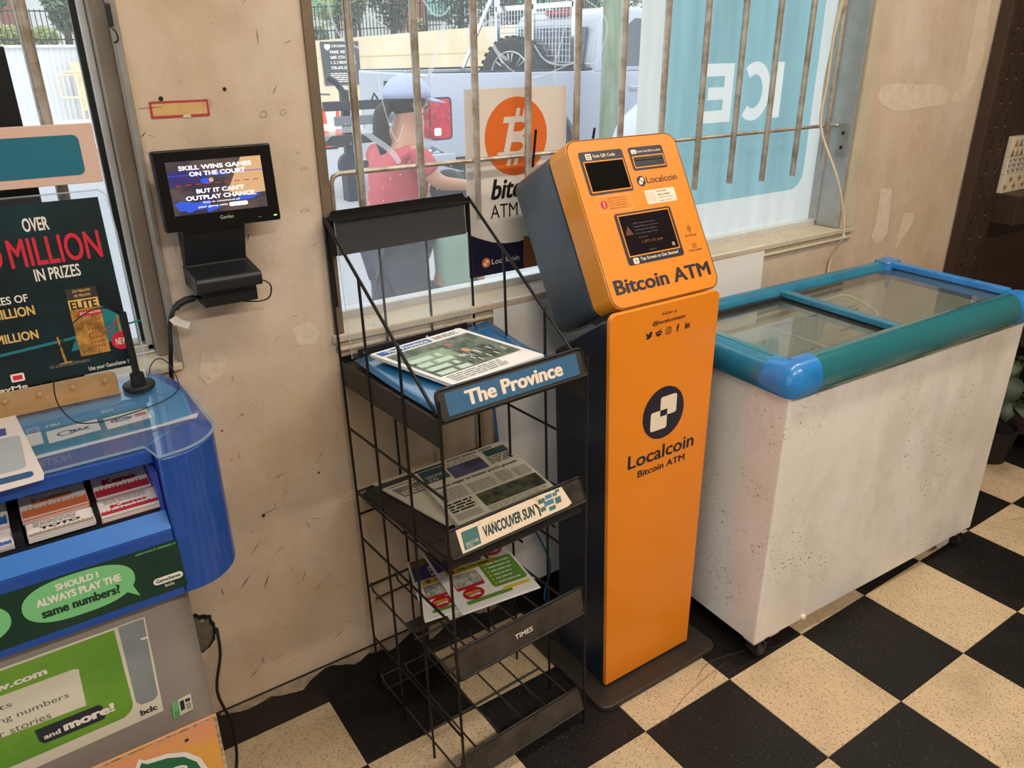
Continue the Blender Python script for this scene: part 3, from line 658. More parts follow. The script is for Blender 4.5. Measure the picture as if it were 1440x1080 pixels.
# ================================================================ bitcoin teller machine
M_org = mat('atm_orange', (238, 138, 26), .42, coat=.25)
M_orb = mat('atm_orange_bezel', (232, 146, 26), .35, coat=.3)
M_slate = mat('atm_slate', (60, 71, 81), .38, coat=.2, rgb2=(54, 65, 75), scale=3)
M_slate2 = mat('atm_slate_dark', (27, 36, 50), .4, coat=.15)
M_ink = mat('atm_ink', (30, 30, 46), .45)
M_cream2 = mat('atm_cream', (240, 224, 200), .5)
M_scrn = mat('atm_screen', (26, 22, 26), .12, spec=.6)
M_scrn2 = mat('scanner_glass', (14, 11, 10), .1, spec=.6)
M_line = mat('seam_line', (40, 30, 24), .6)
atm = thing('bitcoin_machine', 'tall orange and dark slate bitcoin machine with tilted screen head', 'cash machine', (1.23, -.29, 0))
G().prism(rrect(1.018, -.452, 1.436, -.10, .03, 8), (0, 0, .016), (1, 0, 0), (0, 1, 0), .016).build('base_plate', mat('base_plate_steel', (52, 48, 44), .45, .3, rgb2=(66, 56, 46), scale=7, lo=.3, hi=.7), atm, smooth=40, bevel=.003)
# lower cabinet, tapering downwards
kx = lambda z: (1.071-(z-.02)/1.019*.0183, 1.371+(z-.02)/1.019*.0186)
ky = lambda z: -.395+.0236*(z-.02)/1.019
side = [(ky(.016)+.012, .016), (-.19, .016), (-.186, .25), (-.176, .60), (-.168, .885), (-.172, .903), (-.185, .912)]+[(-.185+(ky(1.03)+.03+.185)*t, .912+(1.018-.912)*t) for t in (.25, .5, .75, 1)]+[(ky(1.03)+.019, 1.020), (ky(1.02)+.012, 1.012)]
g = G(); n = len(side)
g.add([(kx(z)[0]+.004, y, z) for y, z in side]+[(kx(z)[1]-.004, y, z) for y, z in side], [tuple(range(n)), tuple(range(2*n-1, n-1, -1))]+[((i+1) % n, i, n+i, n+(i+1) % n) for i in range(n)])
for f in g.f[2:]: pass
g.f = [f[::-1] for f in g.f]
g.build('cabinet', M_slate2, atm, smooth=35, bevel=.006, seg=3)
# front door: tapered plate with rounded top corners
pts = [(kx(.024)[0], .024), (kx(.024)[1], .024)]
x1, x0 = kx(1.039)[1], kx(1.039)[0]; R = .018
pts += [(x1-R+R*math.cos(a), 1.039-R+R*math.sin(a)) for a in [PI/2*i/6 for i in range(7)]]
pts += [(x0+R+R*math.cos(a), 1.039-R+R*math.sin(a)) for a in [PI/2+PI/2*i/6 for i in range(7)]]
def slant(pts, dy0):
    return [(x, ky(z)+dy0, z) for x, z in pts]
g = G(); n = len(pts); g.add(slant(pts, 0)+slant(pts, .012), [tuple(range(n)), tuple(range(2*n-1, n-1, -1))]+[(i, n+i, n+(i+1) % n, (i+1) % n) for i in range(n)])
door = g.build('door', M_org, atm, smooth=30, bevel=.002)
pd = Pr((0, ky(0), 0), (1, 0, 0), (0, .0236, 1.019))
hh = lambda z: z*math.hypot(1, .0232)
pd.text('follow us', 1.205, hh(1.011), .045, .008, M_ink)
pd.text('@localcoinatm', 1.176, hh(.990), .102, .012, M_ink, bold=.02)
# social symbols
cx, cz = 1.167, hh(.9715)
pd.poly([(cx-.010, cz-.006), (cx-.004, cz-.002), (cx-.009, cz+.001), (cx-.009, cz+.007), (cx-.003, cz+.003), (cx, cz+.003), (cx+.002, cz+.008), (cx+.007, cz+.008), (cx+.011, cz+.006), (cx+.009, cz+.002), (cx+.007, cz-.004), (cx+.001, cz-.008), (cx-.005, cz-.008)], M_ink, 1)
cx = 1.197; pd.disc(cx, cz-.001, .0085, M_ink, 1, ry=.0065); pd.disc(cx-.003, cz, .0014, M_org, 2, n=10); pd.disc(cx+.003, cz, .0014, M_org, 2, n=10); pd.disc(cx+.005, cz+.008, .0018, M_ink, 2, n=10); pd.disc(cx-.0085, cz+.002, .0018, M_ink, 2, n=10); pd.disc(cx+.0085, cz+.002, .0018, M_ink, 2, n=10)
cx = 1.227; pd.ring(rrect(cx-.0085, cz-.0085, cx+.0085, cz+.0085, .004), rrect(cx-.0068, cz-.0068, cx+.0068, cz+.0068, .003), M_ink, 1); pd.ring(ellipse(cx, cz, .0045, .0045), ellipse(cx, cz, .003, .003), M_ink, 1); pd.disc(cx+.005, cz+.005, .0009, M_ink, 1, n=8)
pd.text('f', 1.252, cz-.0085, .009, .018, M_ink, 1, bold=.04); pd.text('in', 1.279, cz-.007, .0155, .016, M_ink, 1, bold=.04)
pd.build('social_print', door); pd = Pr((0, ky(0), 0), (1, 0, 0), (0, .0236, 1.019))
lc_logo(pd, 1.226, hh(.768), .0665, M_ink, M_cream2, 1)
pd.build('logo', door); pd = Pr((0, ky(0), 0), (1, 0, 0), (0, .0236, 1.019))
pd.text('Localcoin', 1.1185, hh(.648), .218, .036, M_ink, 1, bold=.022)
pd.text('Bitcoin ATM', 1.151, hh(.617), .157, .0185, M_ink, 1, bold=.025)
pd.build('lettering', door)
G().box((1.09, -.335, .985), (1.38, -.20, 1.032)).build('neck', M_dkpl, atm)
# head
HO = Vector((1.0756, -.3578, 1.0396)); HU = Vector((1, 0, 0)); HW = Vector((0, .1918, .335)).normalized(); HN = HU.cross(HW)
HWD, HH = .3307, .3862
def head_slab(d0, d1, inset, r, name, m, parent, bevel=.003, seg=3):
    return G().prism(rrect(inset, inset, HWD-inset, HH-inset, r, 8), HO-HN*d0, HU, HW, d1-d0).build(name, m, parent, smooth=40, bevel=bevel, seg=seg)
hs = head_slab(.066, .229, .001, .03, 'head_shell', M_slate, atm, .008, 3)
bz = head_slab(.001, .066, 0, .03, 'bezel', M_orb, atm, .0015)
fp = head_slab(0, .003, .0035, .028, 'face_plate', M_org, atm, .0008, 2)
ph = Pr(HO, HU, HW)
ph.ring(rrect(.0018, .0018, HWD-.0018, HH-.0018, .029, 8), rrect(.0032, .0032, HWD-.0032, HH-.0032, .028, 8), M_line, 0)
# scanner window with recess
def framed(x0, y0, x1, y1, ix0, iy0, ix1, iy1, r, gm, nm, depth=.012, lab=None):
    fr_ = G(); O = HO+HN*.0006
    outer = rrect(x0, y0, x1, y1, r, 6); 
    ph.rect(x0, y0, x1, y1, M_ink, 1, r=r, n=6)
    ph.rect(ix0-.003, iy0-.003, ix1+.003, iy1+.003, M_orb, 2)
    p = G().obox(HO+HU*ix0+HW*iy0+HN*.0014, HU*(ix1-ix0), HW*(iy1-iy0), -HN*.004).build(nm, gm, fp)
    return p
framed(.030, .258, .157, .357, .040, .266, .150, .332, .006, M_scrn2, 'scanner_window')
framed(.174, .302, .280, .357, .183, .310, .274, .333, .006, M_dkpl, 'bill_slot')
scp = framed(.077, .091, .248, .210, .088, .112, .238, .203, .007, M_scrn, 'touch_screen')
ph.rect(.048, .338, .064, .352, M_cream2, 3, r=.002); ph.rect(.052, .345, .055, .349, M_ink, 4); ph.rect(.057, .345, .060, .349, M_ink, 4); ph.rect(.052, .340, .055, .343, M_ink, 4); ph.rect(.057, .340, .060, .343, M_ink, 4)
ph.text('Scan QR Code', .0685, .341, .064, .0085, M_cream2, 3, bold=.02)
ph.rect(.181, .341, .197, .351, M_cream2, 3, r=.002); ph.rect(.185, .343, .193, .344, M_ink, 4); ph.rect(.1885, .3445, .1895, .349, M_ink, 4)
ph.text('Insert one bill at a time', .200, .343, .072, .006, M_cream2, 3, bold=.01)
ph.poly([(.184, .312), (.273, .312), (.273, .322), (.184, .322)], mat('slot_grey', (26, 29, 32), .4), 5)
ph.poly([(.184, .3235), (.273, .3235), (.273, .326), (.184, .326)], mat('slot_black', (4, 4, 4), .8), 5)
lc_logo(ph, .186, .2765, .0125, M_ink, M_cream2, 1)
ph.text('Localcoin', .202, .2695, .096, .0155, M_ink, 1, bold=.005)
ph.ring(rrect(.044, .217, .140, .253, .004), rrect(.0446, .2176, .1394, .2524, .0036), M_cream2, 1)
M_red = mat('print_red', (200, 40, 40), .5)
ph.disc(.060, .2345, .0095, M_red, 1); ph.text('!', .0585, .2285, .003, .012, M_cream2, 2, bold=.05)
for i, t in enumerate(('CRA, POLICE and other', 'agencies will never', 'demand payment', 'by bitcoin through this', 'machine. It is a scam.')):
    ph.text(t, .073, .2445-.0055*i, .05+.004*(i % 2), .0035, M_ink, 1, res=1)
ph.rect(.185, .2205, .278, .2535, M_cream2, 1, r=.004); 
ph.rect(.189, .2245, .215, .2495, mat('blank_square', (222, 208, 186), .5), 2)
for i, (t, w_) in enumerate((('Need Help?', .03), ('Need a Wallet?', .038), ('1 (877) 412-2646', .045), ('help@localcoinatm.com', .05))):
    ph.text(t, .2225, .2455-.0075*i, w_, .0042, M_ink, 2, res=1, bold=.02 if i < 2 else 0)
ph.rect(.093, .0925, .109, .106, M_cream2, 3, r=.003); ph.text('+', .0975, .0955, .007, .0075, M_ink, 4)
ph.text('Tap Screen to Get Started', .114, .096, .116, .0095, M_cream2, 3, bold=.02)
M_dtxt = mat('screen_text_dim', (110, 100, 100), .5, emit=.12); M_dor = mat('screen_orange_dim', (130, 74, 30), .5, emit=.1); M_dred = mat('screen_red_dim', (92, 34, 22), .5, emit=.12)
for i, t in enumerate(('STOP. Government agencies,', 'including CRA and police, will never', 'demand payment through Bitcoin.', 'You are likely a target of fraud.')):
    ph.text(t, .122, .180-.0078*i, .068+.006*(i == 1), .0045, M_dtxt, 7, res=1)
ph.text('Need help?', .128, .147, .026, .0045, M_dor, 7, res=1); ph.text('1 (877) 412-2646', .134, .134, .062, .0075, M_dor, 7); ph.text('Localcoin', .148, .117, .02, .004, M_dtxt, 7, res=1)
ph.poly([(.093, .158), (.116, .158), (.1045, .180)], M_dred, 7); ph.disc(.2235, .1215, .005, mat('screen_pin', (150, 124, 104), .5), 7)
def pin(cx, cy, r):
    ph.ring(ellipse(cx, cy, r, r, 20), ellipse(cx, cy, r*.85, r*.85, 20), M_ink, 1); ph.ring(ellipse(cx, cy, r*.5, r*.5, 20), ellipse(cx, cy, r*.35, r*.35, 20), M_ink, 1)
    ph.poly([(cx-r*.9, cy-r*.5), (cx-r*.7, cy-r*.6), (cx, cy-r*2), (cx, cy-r*2.3)], M_ink, 1); ph.poly([(cx+r*.7, cy-r*.6), (cx+r*.9, cy-r*.5), (cx, cy-r*2.3), (cx, cy-r*2)], M_ink, 1)
pin(.286, .1515, .006)
ph.text('GPS TRACKER', .266, .131, .038, .005, M_ink, 1)
ph.ring(rrect(.280, .103, .293, .113, .003), rrect(.281, .104, .292, .112, .0025), M_ink, 1); ph.rect(.285, .106, .288, .109, M_ink, 1)
for a in (.6, 1.57, 2.5): arcline(ph, [(.2865+.008*math.cos(a), .110+.008*math.sin(a)), (.2865+.012*math.cos(a), .110+.012*math.sin(a))], .001, M_ink, 1)
ph.text('POLICE ALARM', .264, .095, .043, .005, M_ink, 1)
ph.text('Bitcoin ATM', .0185, .033, .294, .0335, M_ink, 1, bold=.035)
ph.build('print', fp)
for a, b in (((1.138, .030, 1.295), (1.118, -.01, 1.385)), ((1.230, -.078, 1.335), (1.2245, -.095, 1.388))):
    G().tube([a, b], .0032, 8).build('antenna', M_gasket, atm, smooth=50)
# white board behind the machine and blue wire
wb = G(); wb.obox((.989, -.030, .117), (1.009, 0, 0), (0, .018, .872), (0, .004, 0))
tag(wb.build('white_board', mat('board_white', (232, 230, 226), .3), smooth=None), 'plain white board leaning on the wall behind the orange machine', 'board')
bc = G().tube([(.955, -.04, .95), (.957, -.045, .80), (.964, -.05, .70), (.980, -.05, .58), (1.027, -.05, .43), (1.087, -.05, .315), (1.13, -.07, .19), (1.12, -.06, .06), (1.20, -.05, .022)], .0032, 8, smooth=True)
tag(bc.build('network_cable', mat('cable_blue', (36, 110, 168), .4), smooth=60), 'thin blue cable hanging behind the newspaper rack', 'cable')

# ================================================================ newspaper rack
RX, RY, RA = .6081, -.4540, .0459
RW, RD = .3598, .4153
RROT = (-.0245, -.0065, RA)
rk = thing('newspaper_rack', 'black wire newspaper rack with four lipped shelves and clear back pane', 'rack', (RX, RY, .0188), RROT); rk.scale = (.988, .988, .988)
M_rk = mat('rack_black', (16, 15, 14), .4, .2, coat=.15)
M_rkd = mat('rack_dusty', (62, 54, 47), .55, .1, rgb2=(40, 35, 31), scale=11, lo=.3, hi=.7)
M_rkg = mat('rack_lip_dusty', (74, 66, 58), .5, .1, rgb2=(44, 39, 35), scale=16, lo=.35, hi=.65)
u1, u2 = .677*RD, .332*RD; Rw = .0032
def wire(name, pts, r=Rw, m=None, smooth_=False, par=None):
    return G().tube(pts, r, 8, smooth=smooth_).build(name, m or M_rk, par or rk, local=True, smooth=50)
ZT = 1.252
zd = lambda y: .945+(ZT-.945)*(y/RD)         # the slanted brace
for x in (0, RW):
    wire('corner_post', [(x, RD, -.019), (x, RD, ZT)]); wire('corner_post', [(x, 0, -.019), (x, 0, .975)])
    wire('side_wire', [(x, u1, -.019), (x, u1, zd(u1))]); wire('side_wire', [(x, u2, -.019), (x, u2, zd(u2))])
    wire('slanted_brace', [(x, RD, ZT), (x, .01, .945)], .0036)
    for z in (.770, .4706, .166): wire('side_rail', [(x, -.004, z), (x, RD, z)], .003)
for x in (RW/3, 2*RW/3): wire('back_wire', [(x, RD, .03), (x, RD, ZT-.02)])
for z in (.03, .326, .538, .60, .905): wire('back_rail', [(0, RD, z), (RW, RD, z)], .003)
# top header board with folded corners
G().prism([(.0, ZT-.075), (.02, ZT-.083), (RW-.015, ZT-.083), (RW-.003, ZT-.075), (RW-.003, ZT-.01), (RW-.018, ZT+.012), (.018, ZT+.012), (.003, ZT-.01)], (0, RD-.004, 0), (1, 0, 0), (0, 0, 1), .003).build('header_board', M_rk, rk, local=True)
G().obox((.012, RD-.004, ZT-.012), (RW-.02, 0, 0), (0, -.022, .002), (0, 0, .004)).build('header_fold', M_rk, rk, local=True)
for x in (.003, RW-.008): G().box((x, RD-.006, 1.06), (x+.005, RD-.002, ZT)).build('back_channel', M_rk, rk, local=True)
# clear acrylic pane
M_acr = glass('acrylic', (.985, .985, .985), milky=.05, refl=.8)
G().obox((.014, RD-.03, .945), (.322, 0, 0), (-.003, .006, .30), (0, .003, 0)).build('clear_pane', M_acr, rk, local=True)
M_acre = glass('acrylic_edge', (.9, .95, .94), milky=.35, refl=1)
G().tube([(.0145, RD-.03, .945), (.0115, RD-.024, 1.245), (.333, RD-.024, 1.245), (.336, RD-.03, .945)], .0012, 4).build('pane_edge', M_acre, rk, local=True)
pbk = G().obox((.03, RD-.034, .945), (.29, 0, 0), (0, .004, .018), (0, .004, 0)).build('pane_bracket', M_rk, rk, local=True, bevel=.001)
for x in (.045, .125, .205, .285): G().lathe([(.0035, 0), (.003, .0018), (.001, .0026)], (x, RD-.033, .953), (0, -1, .1), 12).build('rivet', M_alu_l, pbk, local=True, smooth=40)
# shelf one: tray
G().box((.002, .004, .925), (RW-.002, RD-.006, .930)).build('shelf', M_rkd, rk, local=True)
for x in (0, RW-.0025): G().prism([(.0, .877), (RD, .877), (RD, .934), (.0, .934)], (x, 0, 0), (0, 1, 0), (0, 0, 1), -.0025).build('side_skirt', M_rkd, rk, local=True, bevel=.0008)
G().box((0, RD-.004, .89), (RW, RD-.0015, .945)).build('back_skirt', M_rk, rk, local=True)
def lip(z0, h, dy, m, name='front_lip'):
    Wv = Vector((0, dy, h)).normalized(); L_ = math.hypot(dy, h); O = Vector((0, -.003, z0)); U = Vector((1, 0, 0))
    p = G().prism(rrect(.004, .002, RW-.004, L_, .010, 5, (.6, .6, 1, 1)), O, U, Wv, .0022).build(name, m, rk, local=True, smooth=40)
    loop = [O+U*x+Wv*y for x, y in rrect(.002, .0, RW-.002, L_+.002, .012, 5, (.6, .6, 1, 1))]
    G().tube(loop, .0032, 8, closed=True).build('lip_rim', M_rk, p, local=True, smooth=60)
    return p, Pr(O, U, Wv, lift=.0006), L_
l1, p1_, L1 = lip(.935, .052, .020, M_rkd)
M_lab = mat('label_blue', (48, 98, 136), .5, var=.12, scale=60); M_off = mat('label_cream', (238, 218, 196), .55, var=.06, scale=50)
p1_.rect(.020, .006, .340, .050, M_lab, 1); p1_.text('The Province', .062, .0145, .236, .029, M_off, 2, bold=.045)
p1_.build('label', l1, local=True)
l2, p2_, L2 = lip(.632, .054, .018, M_rkg)
M_pap2 = mat('label_paper_torn', (236, 216, 190), .6, rgb2=(200, 160, 120), scale=40, lo=.3, hi=.42)
M_grn = mat('label_green', (78, 120, 118), .6, var=.15, scale=40); M_dgr = mat('label_dark_green', (44, 70, 72), .6)
p2_.poly([(.030, .004), (.306, .006), (.318, .010), (.3, .053), (.24, .055), (.026, .055)], M_pap2, 1)
p2_.rect(.036, .009, .076, .047, M_grn, 2); p2_.text('VANCOUVER', .040, .016, .032, .007, M_off, 3, res=1); p2_.text('SUN', .042, .0105, .014, .005, M_off, 3, res=1)
p2_.text('VANCOUVER SUN', .086, .017, .132, .024, M_dgr, 2, bold=.05)
for (x, y, w_, h_) in ((.232, .036, .018, .010), (.252, .040, .018, .009), (.272, .040, .012, .008), (.246, .026, .026, .011), (.276, .022, .016, .014), (.234, .018, .014, .010), (.256, .013, .018, .009), (.280, .046, .012, .006)):
    p2_.rect(x, y, x+w_, y+h_, M_grn if rs.random() < .5 else mat('label_blue2', (86, 128, 160), .6), 2)
p2_.poly([(.219, .042), (.226, .04), (.232, .03), (.233, .012), (.229, .011), (.228, .028), (.222, .036)], M_rkg, 3)
p2_.build('label', l2, local=True)
l3, p3_, L3 = lip(.326, .068, .012, M_rkg)
p3_.text('TIMES', .154, .026, .050, .012, mat('lip_lettering', (226, 214, 196), .5), 2, bold=.02); p3_.build('label', l3, local=True)
l4, p4_, L4 = lip(.028, .059, .018, M_rkg)
# shelf two: tray
G().obox((.004, .006, .603), (RW-.008, 0, 0), (0, RD-.03, .0), (0, 0, .003)).build('shelf', M_rkd, rk, local=True)
G().box((.004, RD-.05, .603), (RW-.004, RD-.046, .625)).build('back_skirt', M_rkd, rk, local=True)
for x in (0, RW): wire('tray_wire', [(x, -.002, .632), (x, RD, .600)], .003)
for x in (.0, .09, .18, .27, .36): wire('tray_wire', [(min(x+.001, RW), 0, .598), (min(x+.001, RW), RD-.01, .598)], .0026)
for y in (.06, .2, .36): wire('cross_wire', [(0, y, .594), (RW, y, .594)], .0026)
# shelves three and four: wire grids
for zz, n_ in ((.322, 6), (.030, 6)):
    for i in range(n_):
        x = .004+(RW-.008)*i/(n_-1); wire('shelf_wire', [(x, .0, zz), (x, RD-.02, zz), (x, RD-.012, zz+.02)], .0027, M_rkd)
    for y in (.045, .18, .37): wire('cross_wire', [(-.002, y, zz-.005), (RW+.002, y, zz-.005)], .003, M_rkd)
    G().box((.004, .19, zz+.001), (RW-.004, .235, zz+.003)).build('cross_plate', M_rkd, rk, local=True) if zz > .1 else None

# ---------------------------------------------------------------- papers (things of their own, lying on the shelves)
RM = wm(rk)
M_np = mat('newsprint', (214, 208, 192), .8, var=.05, scale=30); M_npw = mat('newsprint_white', (236, 234, 230), .75); M_npg = mat('newsprint_sun', (204, 196, 174), .8, var=.05, scale=30)
M_tx = mat('newsprint_ink', (38, 36, 36), .8); M_txg = mat('newsprint_grey', (128, 122, 112), .8)
def Rl(p): return RM @ Vector(p)
def paper(name, label, quad, th, m, sheets=4, group=None, ruffle=.002, cat='newspaper'):
    """quad: bl, br, tr, tl corners (rack coordinates, lower face); returns the thing and a print frame whose unit square is the page"""
    bl, br, tr, tl = [Rl(q) for q in quad]; tr = br+tl-bl
    t = thing(name, label, cat, tuple(bl), (0, 0, 0), group)
    N = (br-bl).cross(tl-bl).normalized()
    rn = random.Random(len(label))
    for s_ in range(sheets):
        a = th*s_/sheets; b = th*(s_+.82)/sheets
        d = [Vector((rn.uniform(-ruffle, ruffle), rn.uniform(-ruffle, ruffle), 0)) for _ in range(4)] if s_ < sheets-1 else [Vector()]*4
        q = [p+e for p, e in zip((bl, br, tr, tl), d)]
        g = G(); g.add([p+N*a for p in q]+[p+N*b for p in q], [(3, 2, 1, 0), (4, 5, 6, 7), (0, 1, 5, 4), (1, 2, 6, 5), (2, 3, 7, 6), (3, 0, 4, 7)]); g.build('sheet', m, t, bevel=.0006, seg=1)
    pr_ = Pr(bl+N*th*(sheets-.18)/sheets, br-bl, tl-bl, lift=.0005)
    # shear so the page may be a parallelogram
    u = br-bl; w_ = tl-bl; pr_.U = u; pr_.W = w_; pr_.N = N
    return t, pr_
# The Province on a blue card
bt = thing('display_card', 'shiny blue card lining the top shelf under the newspaper', 'card', tuple(Rl((0, 0, .934))), (0, 0, RA))
nx, ny = 14, 10; g = G()
for j in range(ny+1):
    for i in range(nx+1):
        a, b = i/nx, j/ny
        z = .9375+.022*max(0, b-.55)/.45*(.4+.6*a)+.004*math.sin(a*5)*b
        if a > .9: z += .05*(a-.9)
        g.v.append(Rl((.012+a*(RW-.02)+(.018*b if a > .5 else 0), .012+b*(RD-.055), z)))
for j in range(ny):
    for i in range(nx): k = j*(nx+1)+i; g.f.append((k, k+1, k+nx+2, k+nx+1)); g.m.append(0)
o = g.build('card_sheet', mat('card_blue', (30, 98, 146), .25, coat=.6), bt, smooth=60); md = o.modifiers.new('thickness', 'SOLIDIFY'); md.thickness = .0012
t, q = paper('newspaper', 'newspaper with a blue masthead on the top shelf of the rack', [(.098, .101, .942), (.342, .122, .942), (.28, .362, .958), (.034, .335, .958)], .008, M_npw, 4)
M_gp = mat('photo_green_grey', (120, 130, 116), .7, rgb2=(70, 84, 66), scale=28, lo=.4, hi=.6)
q.rect(.03, .88, .58, .965, mat('masthead_blue', (46, 96, 160), .6), 1); q.text('The Province', .10, .89, .45, .06, M_npw, 2, bold=.04)
q.lines(.62, .89, .9, .96, 3, M_txg, 1)
q.rect(.04, .20, .95, .85, M_gp, 1)
q.rect(.10, .42, .52, .70, mat('photo_leaf', (150, 176, 146), .7, var=.3, scale=40), 2); 
for i, w_ in enumerate((.34, .32, .36, .33)): q.lines(.07, .20+.115*i, .07+w_, .30+.115*i, 1, mat('headline_mint', (196, 216, 200), .7), 3, fill=.72, rag=0)
q.lines(.07, .04, .70, .18, 4, mat('headline_pale', (150, 156, 150), .7), 2)
for k in range(26): 
    x = .44+.5*rs.random(); y = .24+.22*rs.random(); q.rect(x, y, x+.012, y+.07, M_tx if rs.random() < .6 else M_npw, 3)
q.disc(.62, .52, .035, mat('photo_skin', (206, 150, 110), .7), 3, ry=.05); q.disc(.60, .72, .03, mat('photo_pink', (190, 110, 104), .7), 3)
q.build('print', t)
# Vancouver Sun, two copies
t, q = paper('newspaper', 'cream newspaper with a large black masthead lying under the other on second shelf', [(.080, .137, .609), (.352, .128, .609), (.31, .395, .609), (.038, .402, .609)], .006, M_npg, 3, ruffle=.001)
q.U = q.U
q.text('THE VANCOUVER SUN', .03, .86, .94, .085, M_tx, 1, bold=.015); q.rect(.03, .82, .97, .83, M_tx, 1)
q.rect(.04, .60, .34, .78, mat('photo_grey', (150, 140, 124), .8, rgb2=(90, 84, 76), scale=40), 1); q.lines(.06, .62, .32, .70, 2, M_npg, 2)
q.text('COUNCIL', .28, .42, .62, .13, M_tx, 1, bold=.03); q.text('TO', .28, .25, .19, .13, M_tx, 1, bold=.03); q.text('GREEN LIGHT', .30, .17, .5, .045, M_tx, 1, bold=.02)
q.lines(.30, .02, .9, .15, 5, M_txg, 1)
q.build('print', t)
t, q = paper('newspaper', 'newspaper with a dark photo strip lying on top on the second shelf', [(.087, .101, .617), (.350, .093, .617), (.374, .345, .617), (.132, .375, .617)], .011, M_npg, 5)
q.rect(.0, .93, .3, .965, M_tx, 1); q.lines(.34, .93, .95, .975, 1, M_txg, 1, fill=.8)
q.rect(.02, .70, .27, .92, M_dgr, 1); q.text('VANCOUVER', .05, .77, .20, .05, M_npg, 2, res=1); q.text('SUN', .06, .715, .09, .045, M_npg, 2, res=1)
q.lines(.30, .86, .66, .92, 2, M_txg, 1); q.rect(.29, .64, .66, .85, mat('photo_aurora', (86, 84, 112), .7, rgb2=(44, 44, 60), scale=14), 1)
q.rect(.72, .80, .97, .92, M_dgr, 1); q.lines(.70, .66, .97, .79, 4, M_tx, 1)
q.text("Ottawa eager to hasten port's growth", .03, .555, .90, .055, M_tx, 1, bold=.03)
for x0_, x1_, y0_, y1_ in ((.03, .30, .34, .53), (.33, .60, .34, .50), (.63, .78, .34, .52), (.81, .97, .34, .50), (.03, .28, .04, .14)): q.lines(x0_, y0_, x1_, y1_, 9, M_txg, 1, rag=.04)
for i in range(4): q.lines(.03, .16+.04*i, .29, .195+.04*i, 1, M_tx, 1, fill=.7)
q.rect(.33, .10, .97, .31, mat('photo_trees', (84, 84, 58), .8, rgb2=(34, 34, 26), scale=30, lo=.4, hi=.6), 1); q.lines(.33, .02, .97, .09, 3, M_txg, 1)
q.build('print', t)
# flyers on the third shelf
M_fl = mat('flyer_white', (232, 228, 220), .5); M_pur = mat('flyer_purple', (62, 50, 110), .5); M_yel = mat('flyer_yellow', (214, 186, 40), .5); M_fgr = mat('flyer_green', (92, 140, 50), .5); M_fred = mat('flyer_red', (178, 26, 44), .5)
M_ph = mat('flyer_photo', (150, 104, 84), .6, rgb2=(60, 44, 40), scale=26, lo=.4, hi=.6); M_phl = mat('flyer_photo_light', (190, 186, 170), .6, rgb2=(120, 130, 120), scale=50, lo=.4, hi=.6)
def flyer(label, quad, grp):
    t, q = paper('flyer', label, quad, .005, M_fl, 3, grp, cat='flyer')
    q.rect(.02, .74, .98, .98, M_ph, 1); q.poly([(.02, .62), (.60, .62), (.64, .70), (.56, .86), (.02, .84)], M_pur, 2)
    q.text('SENIOR', .22, .775, .24, .045, M_fl, 3, bold=.05); q.text('TOTAL CARE', .22, .715, .36, .045, M_fl, 3, bold=.05); q.lines(.24, .64, .55, .69, 2, M_fl, 3)
    q.rect(.10, .53, .76, .61, M_yel, 2); q.disc(.18, .57, .03, M_fred, 3); q.text('778-778-0080', .25, .55, .42, .035, M_tx, 3, bold=.03)
    q.poly([(.80+.13*math.cos(a)*(1+.05*(i % 2)), .70+.075*math.sin(a)*(1+.08*(i % 2))) for i, a in enumerate([2*PI*i/28 for i in range(28)])], M_fred, 3); q.lines(.72, .66, .88, .74, 3, M_fl, 4)
    q.rect(.10, .28, .46, .50, M_fred, 2, r=.02); q.rect(.11, .32, .45, .49, M_phl, 3)
    q.disc(.26, .20, .13, M_fred, 3, ry=.085); q.text('SPECIAL', .165, .20, .19, .03, M_yel, 4, bold=.05); q.text('OFFER', .19, .16, .15, .03, M_fl, 4, bold=.05)
    q.rect(.52, .18, .97, .58, M_fgr, 2, r=.04)
    for i in range(6): q.disc(.57, .52-.058*i, .014, M_yel, 3, n=10); q.lines(.61, .505-.058*i, .93, .535-.058*i, 1, M_fl, 3, rag=.4)
    q.rect(.12, .07, .70, .12, M_fgr, 2, r=.02); q.rect(.60, .11, .96, .15, M_yel, 2, r=.015)
    q.build('print', t)
flyer('bright white and green flyer on top of the pile on third shelf', [(.105, .140, .356), (.308, .106, .356), (.35, .376, .356), (.158, .410, .356)], 'flyers on the third shelf')
flyer('white and green flyer half covered beneath the top flyer', [(.028, .180, .348), (.225, .140, .348), (.33, .38, .348), (.112, .408, .348)], 'flyers on the third shelf')
t, q = paper('flyer_stack', 'white folded newspaper under the two flyers on third shelf', [(.09, .175, .3275), (.27, .145, .3275), (.30, .36, .3275), (.13, .39, .3275)], .018, M_fl, 5, cat='newspaper')

# ================================================================ lottery kiosk
M_kb = mat('kiosk_blue', (22, 74, 158), .32, coat=.4); M_kb2 = mat('kiosk_blue_light', (40, 112, 196), .35, coat=.4)
M_kg = mat('kiosk_grey', (150, 141, 134), .55, var=.06, scale=10)
M_kd = mat('kiosk_dark', (12, 14, 24), .6)
ks = thing('lottery_kiosk', 'blue lottery slip kiosk with clear top and grey pedestal by wall', 'kiosk', (-.1, -.2, 0))
XL = -.62
def outline(off=0, front=-.388, xr=.240, back=-.012, r=.085):
    # plan: rounded right front corner
    pts = [(XL, front+off)]
    pts += [(xr-off-r+r*math.sin(a), front+off+r-r*math.cos(a)) for a in [PI/2*i/10 for i in range(11)]]
    pts += [(xr-off-.004, back-.08), (xr-off-.022, back), (XL, back)]
    return pts
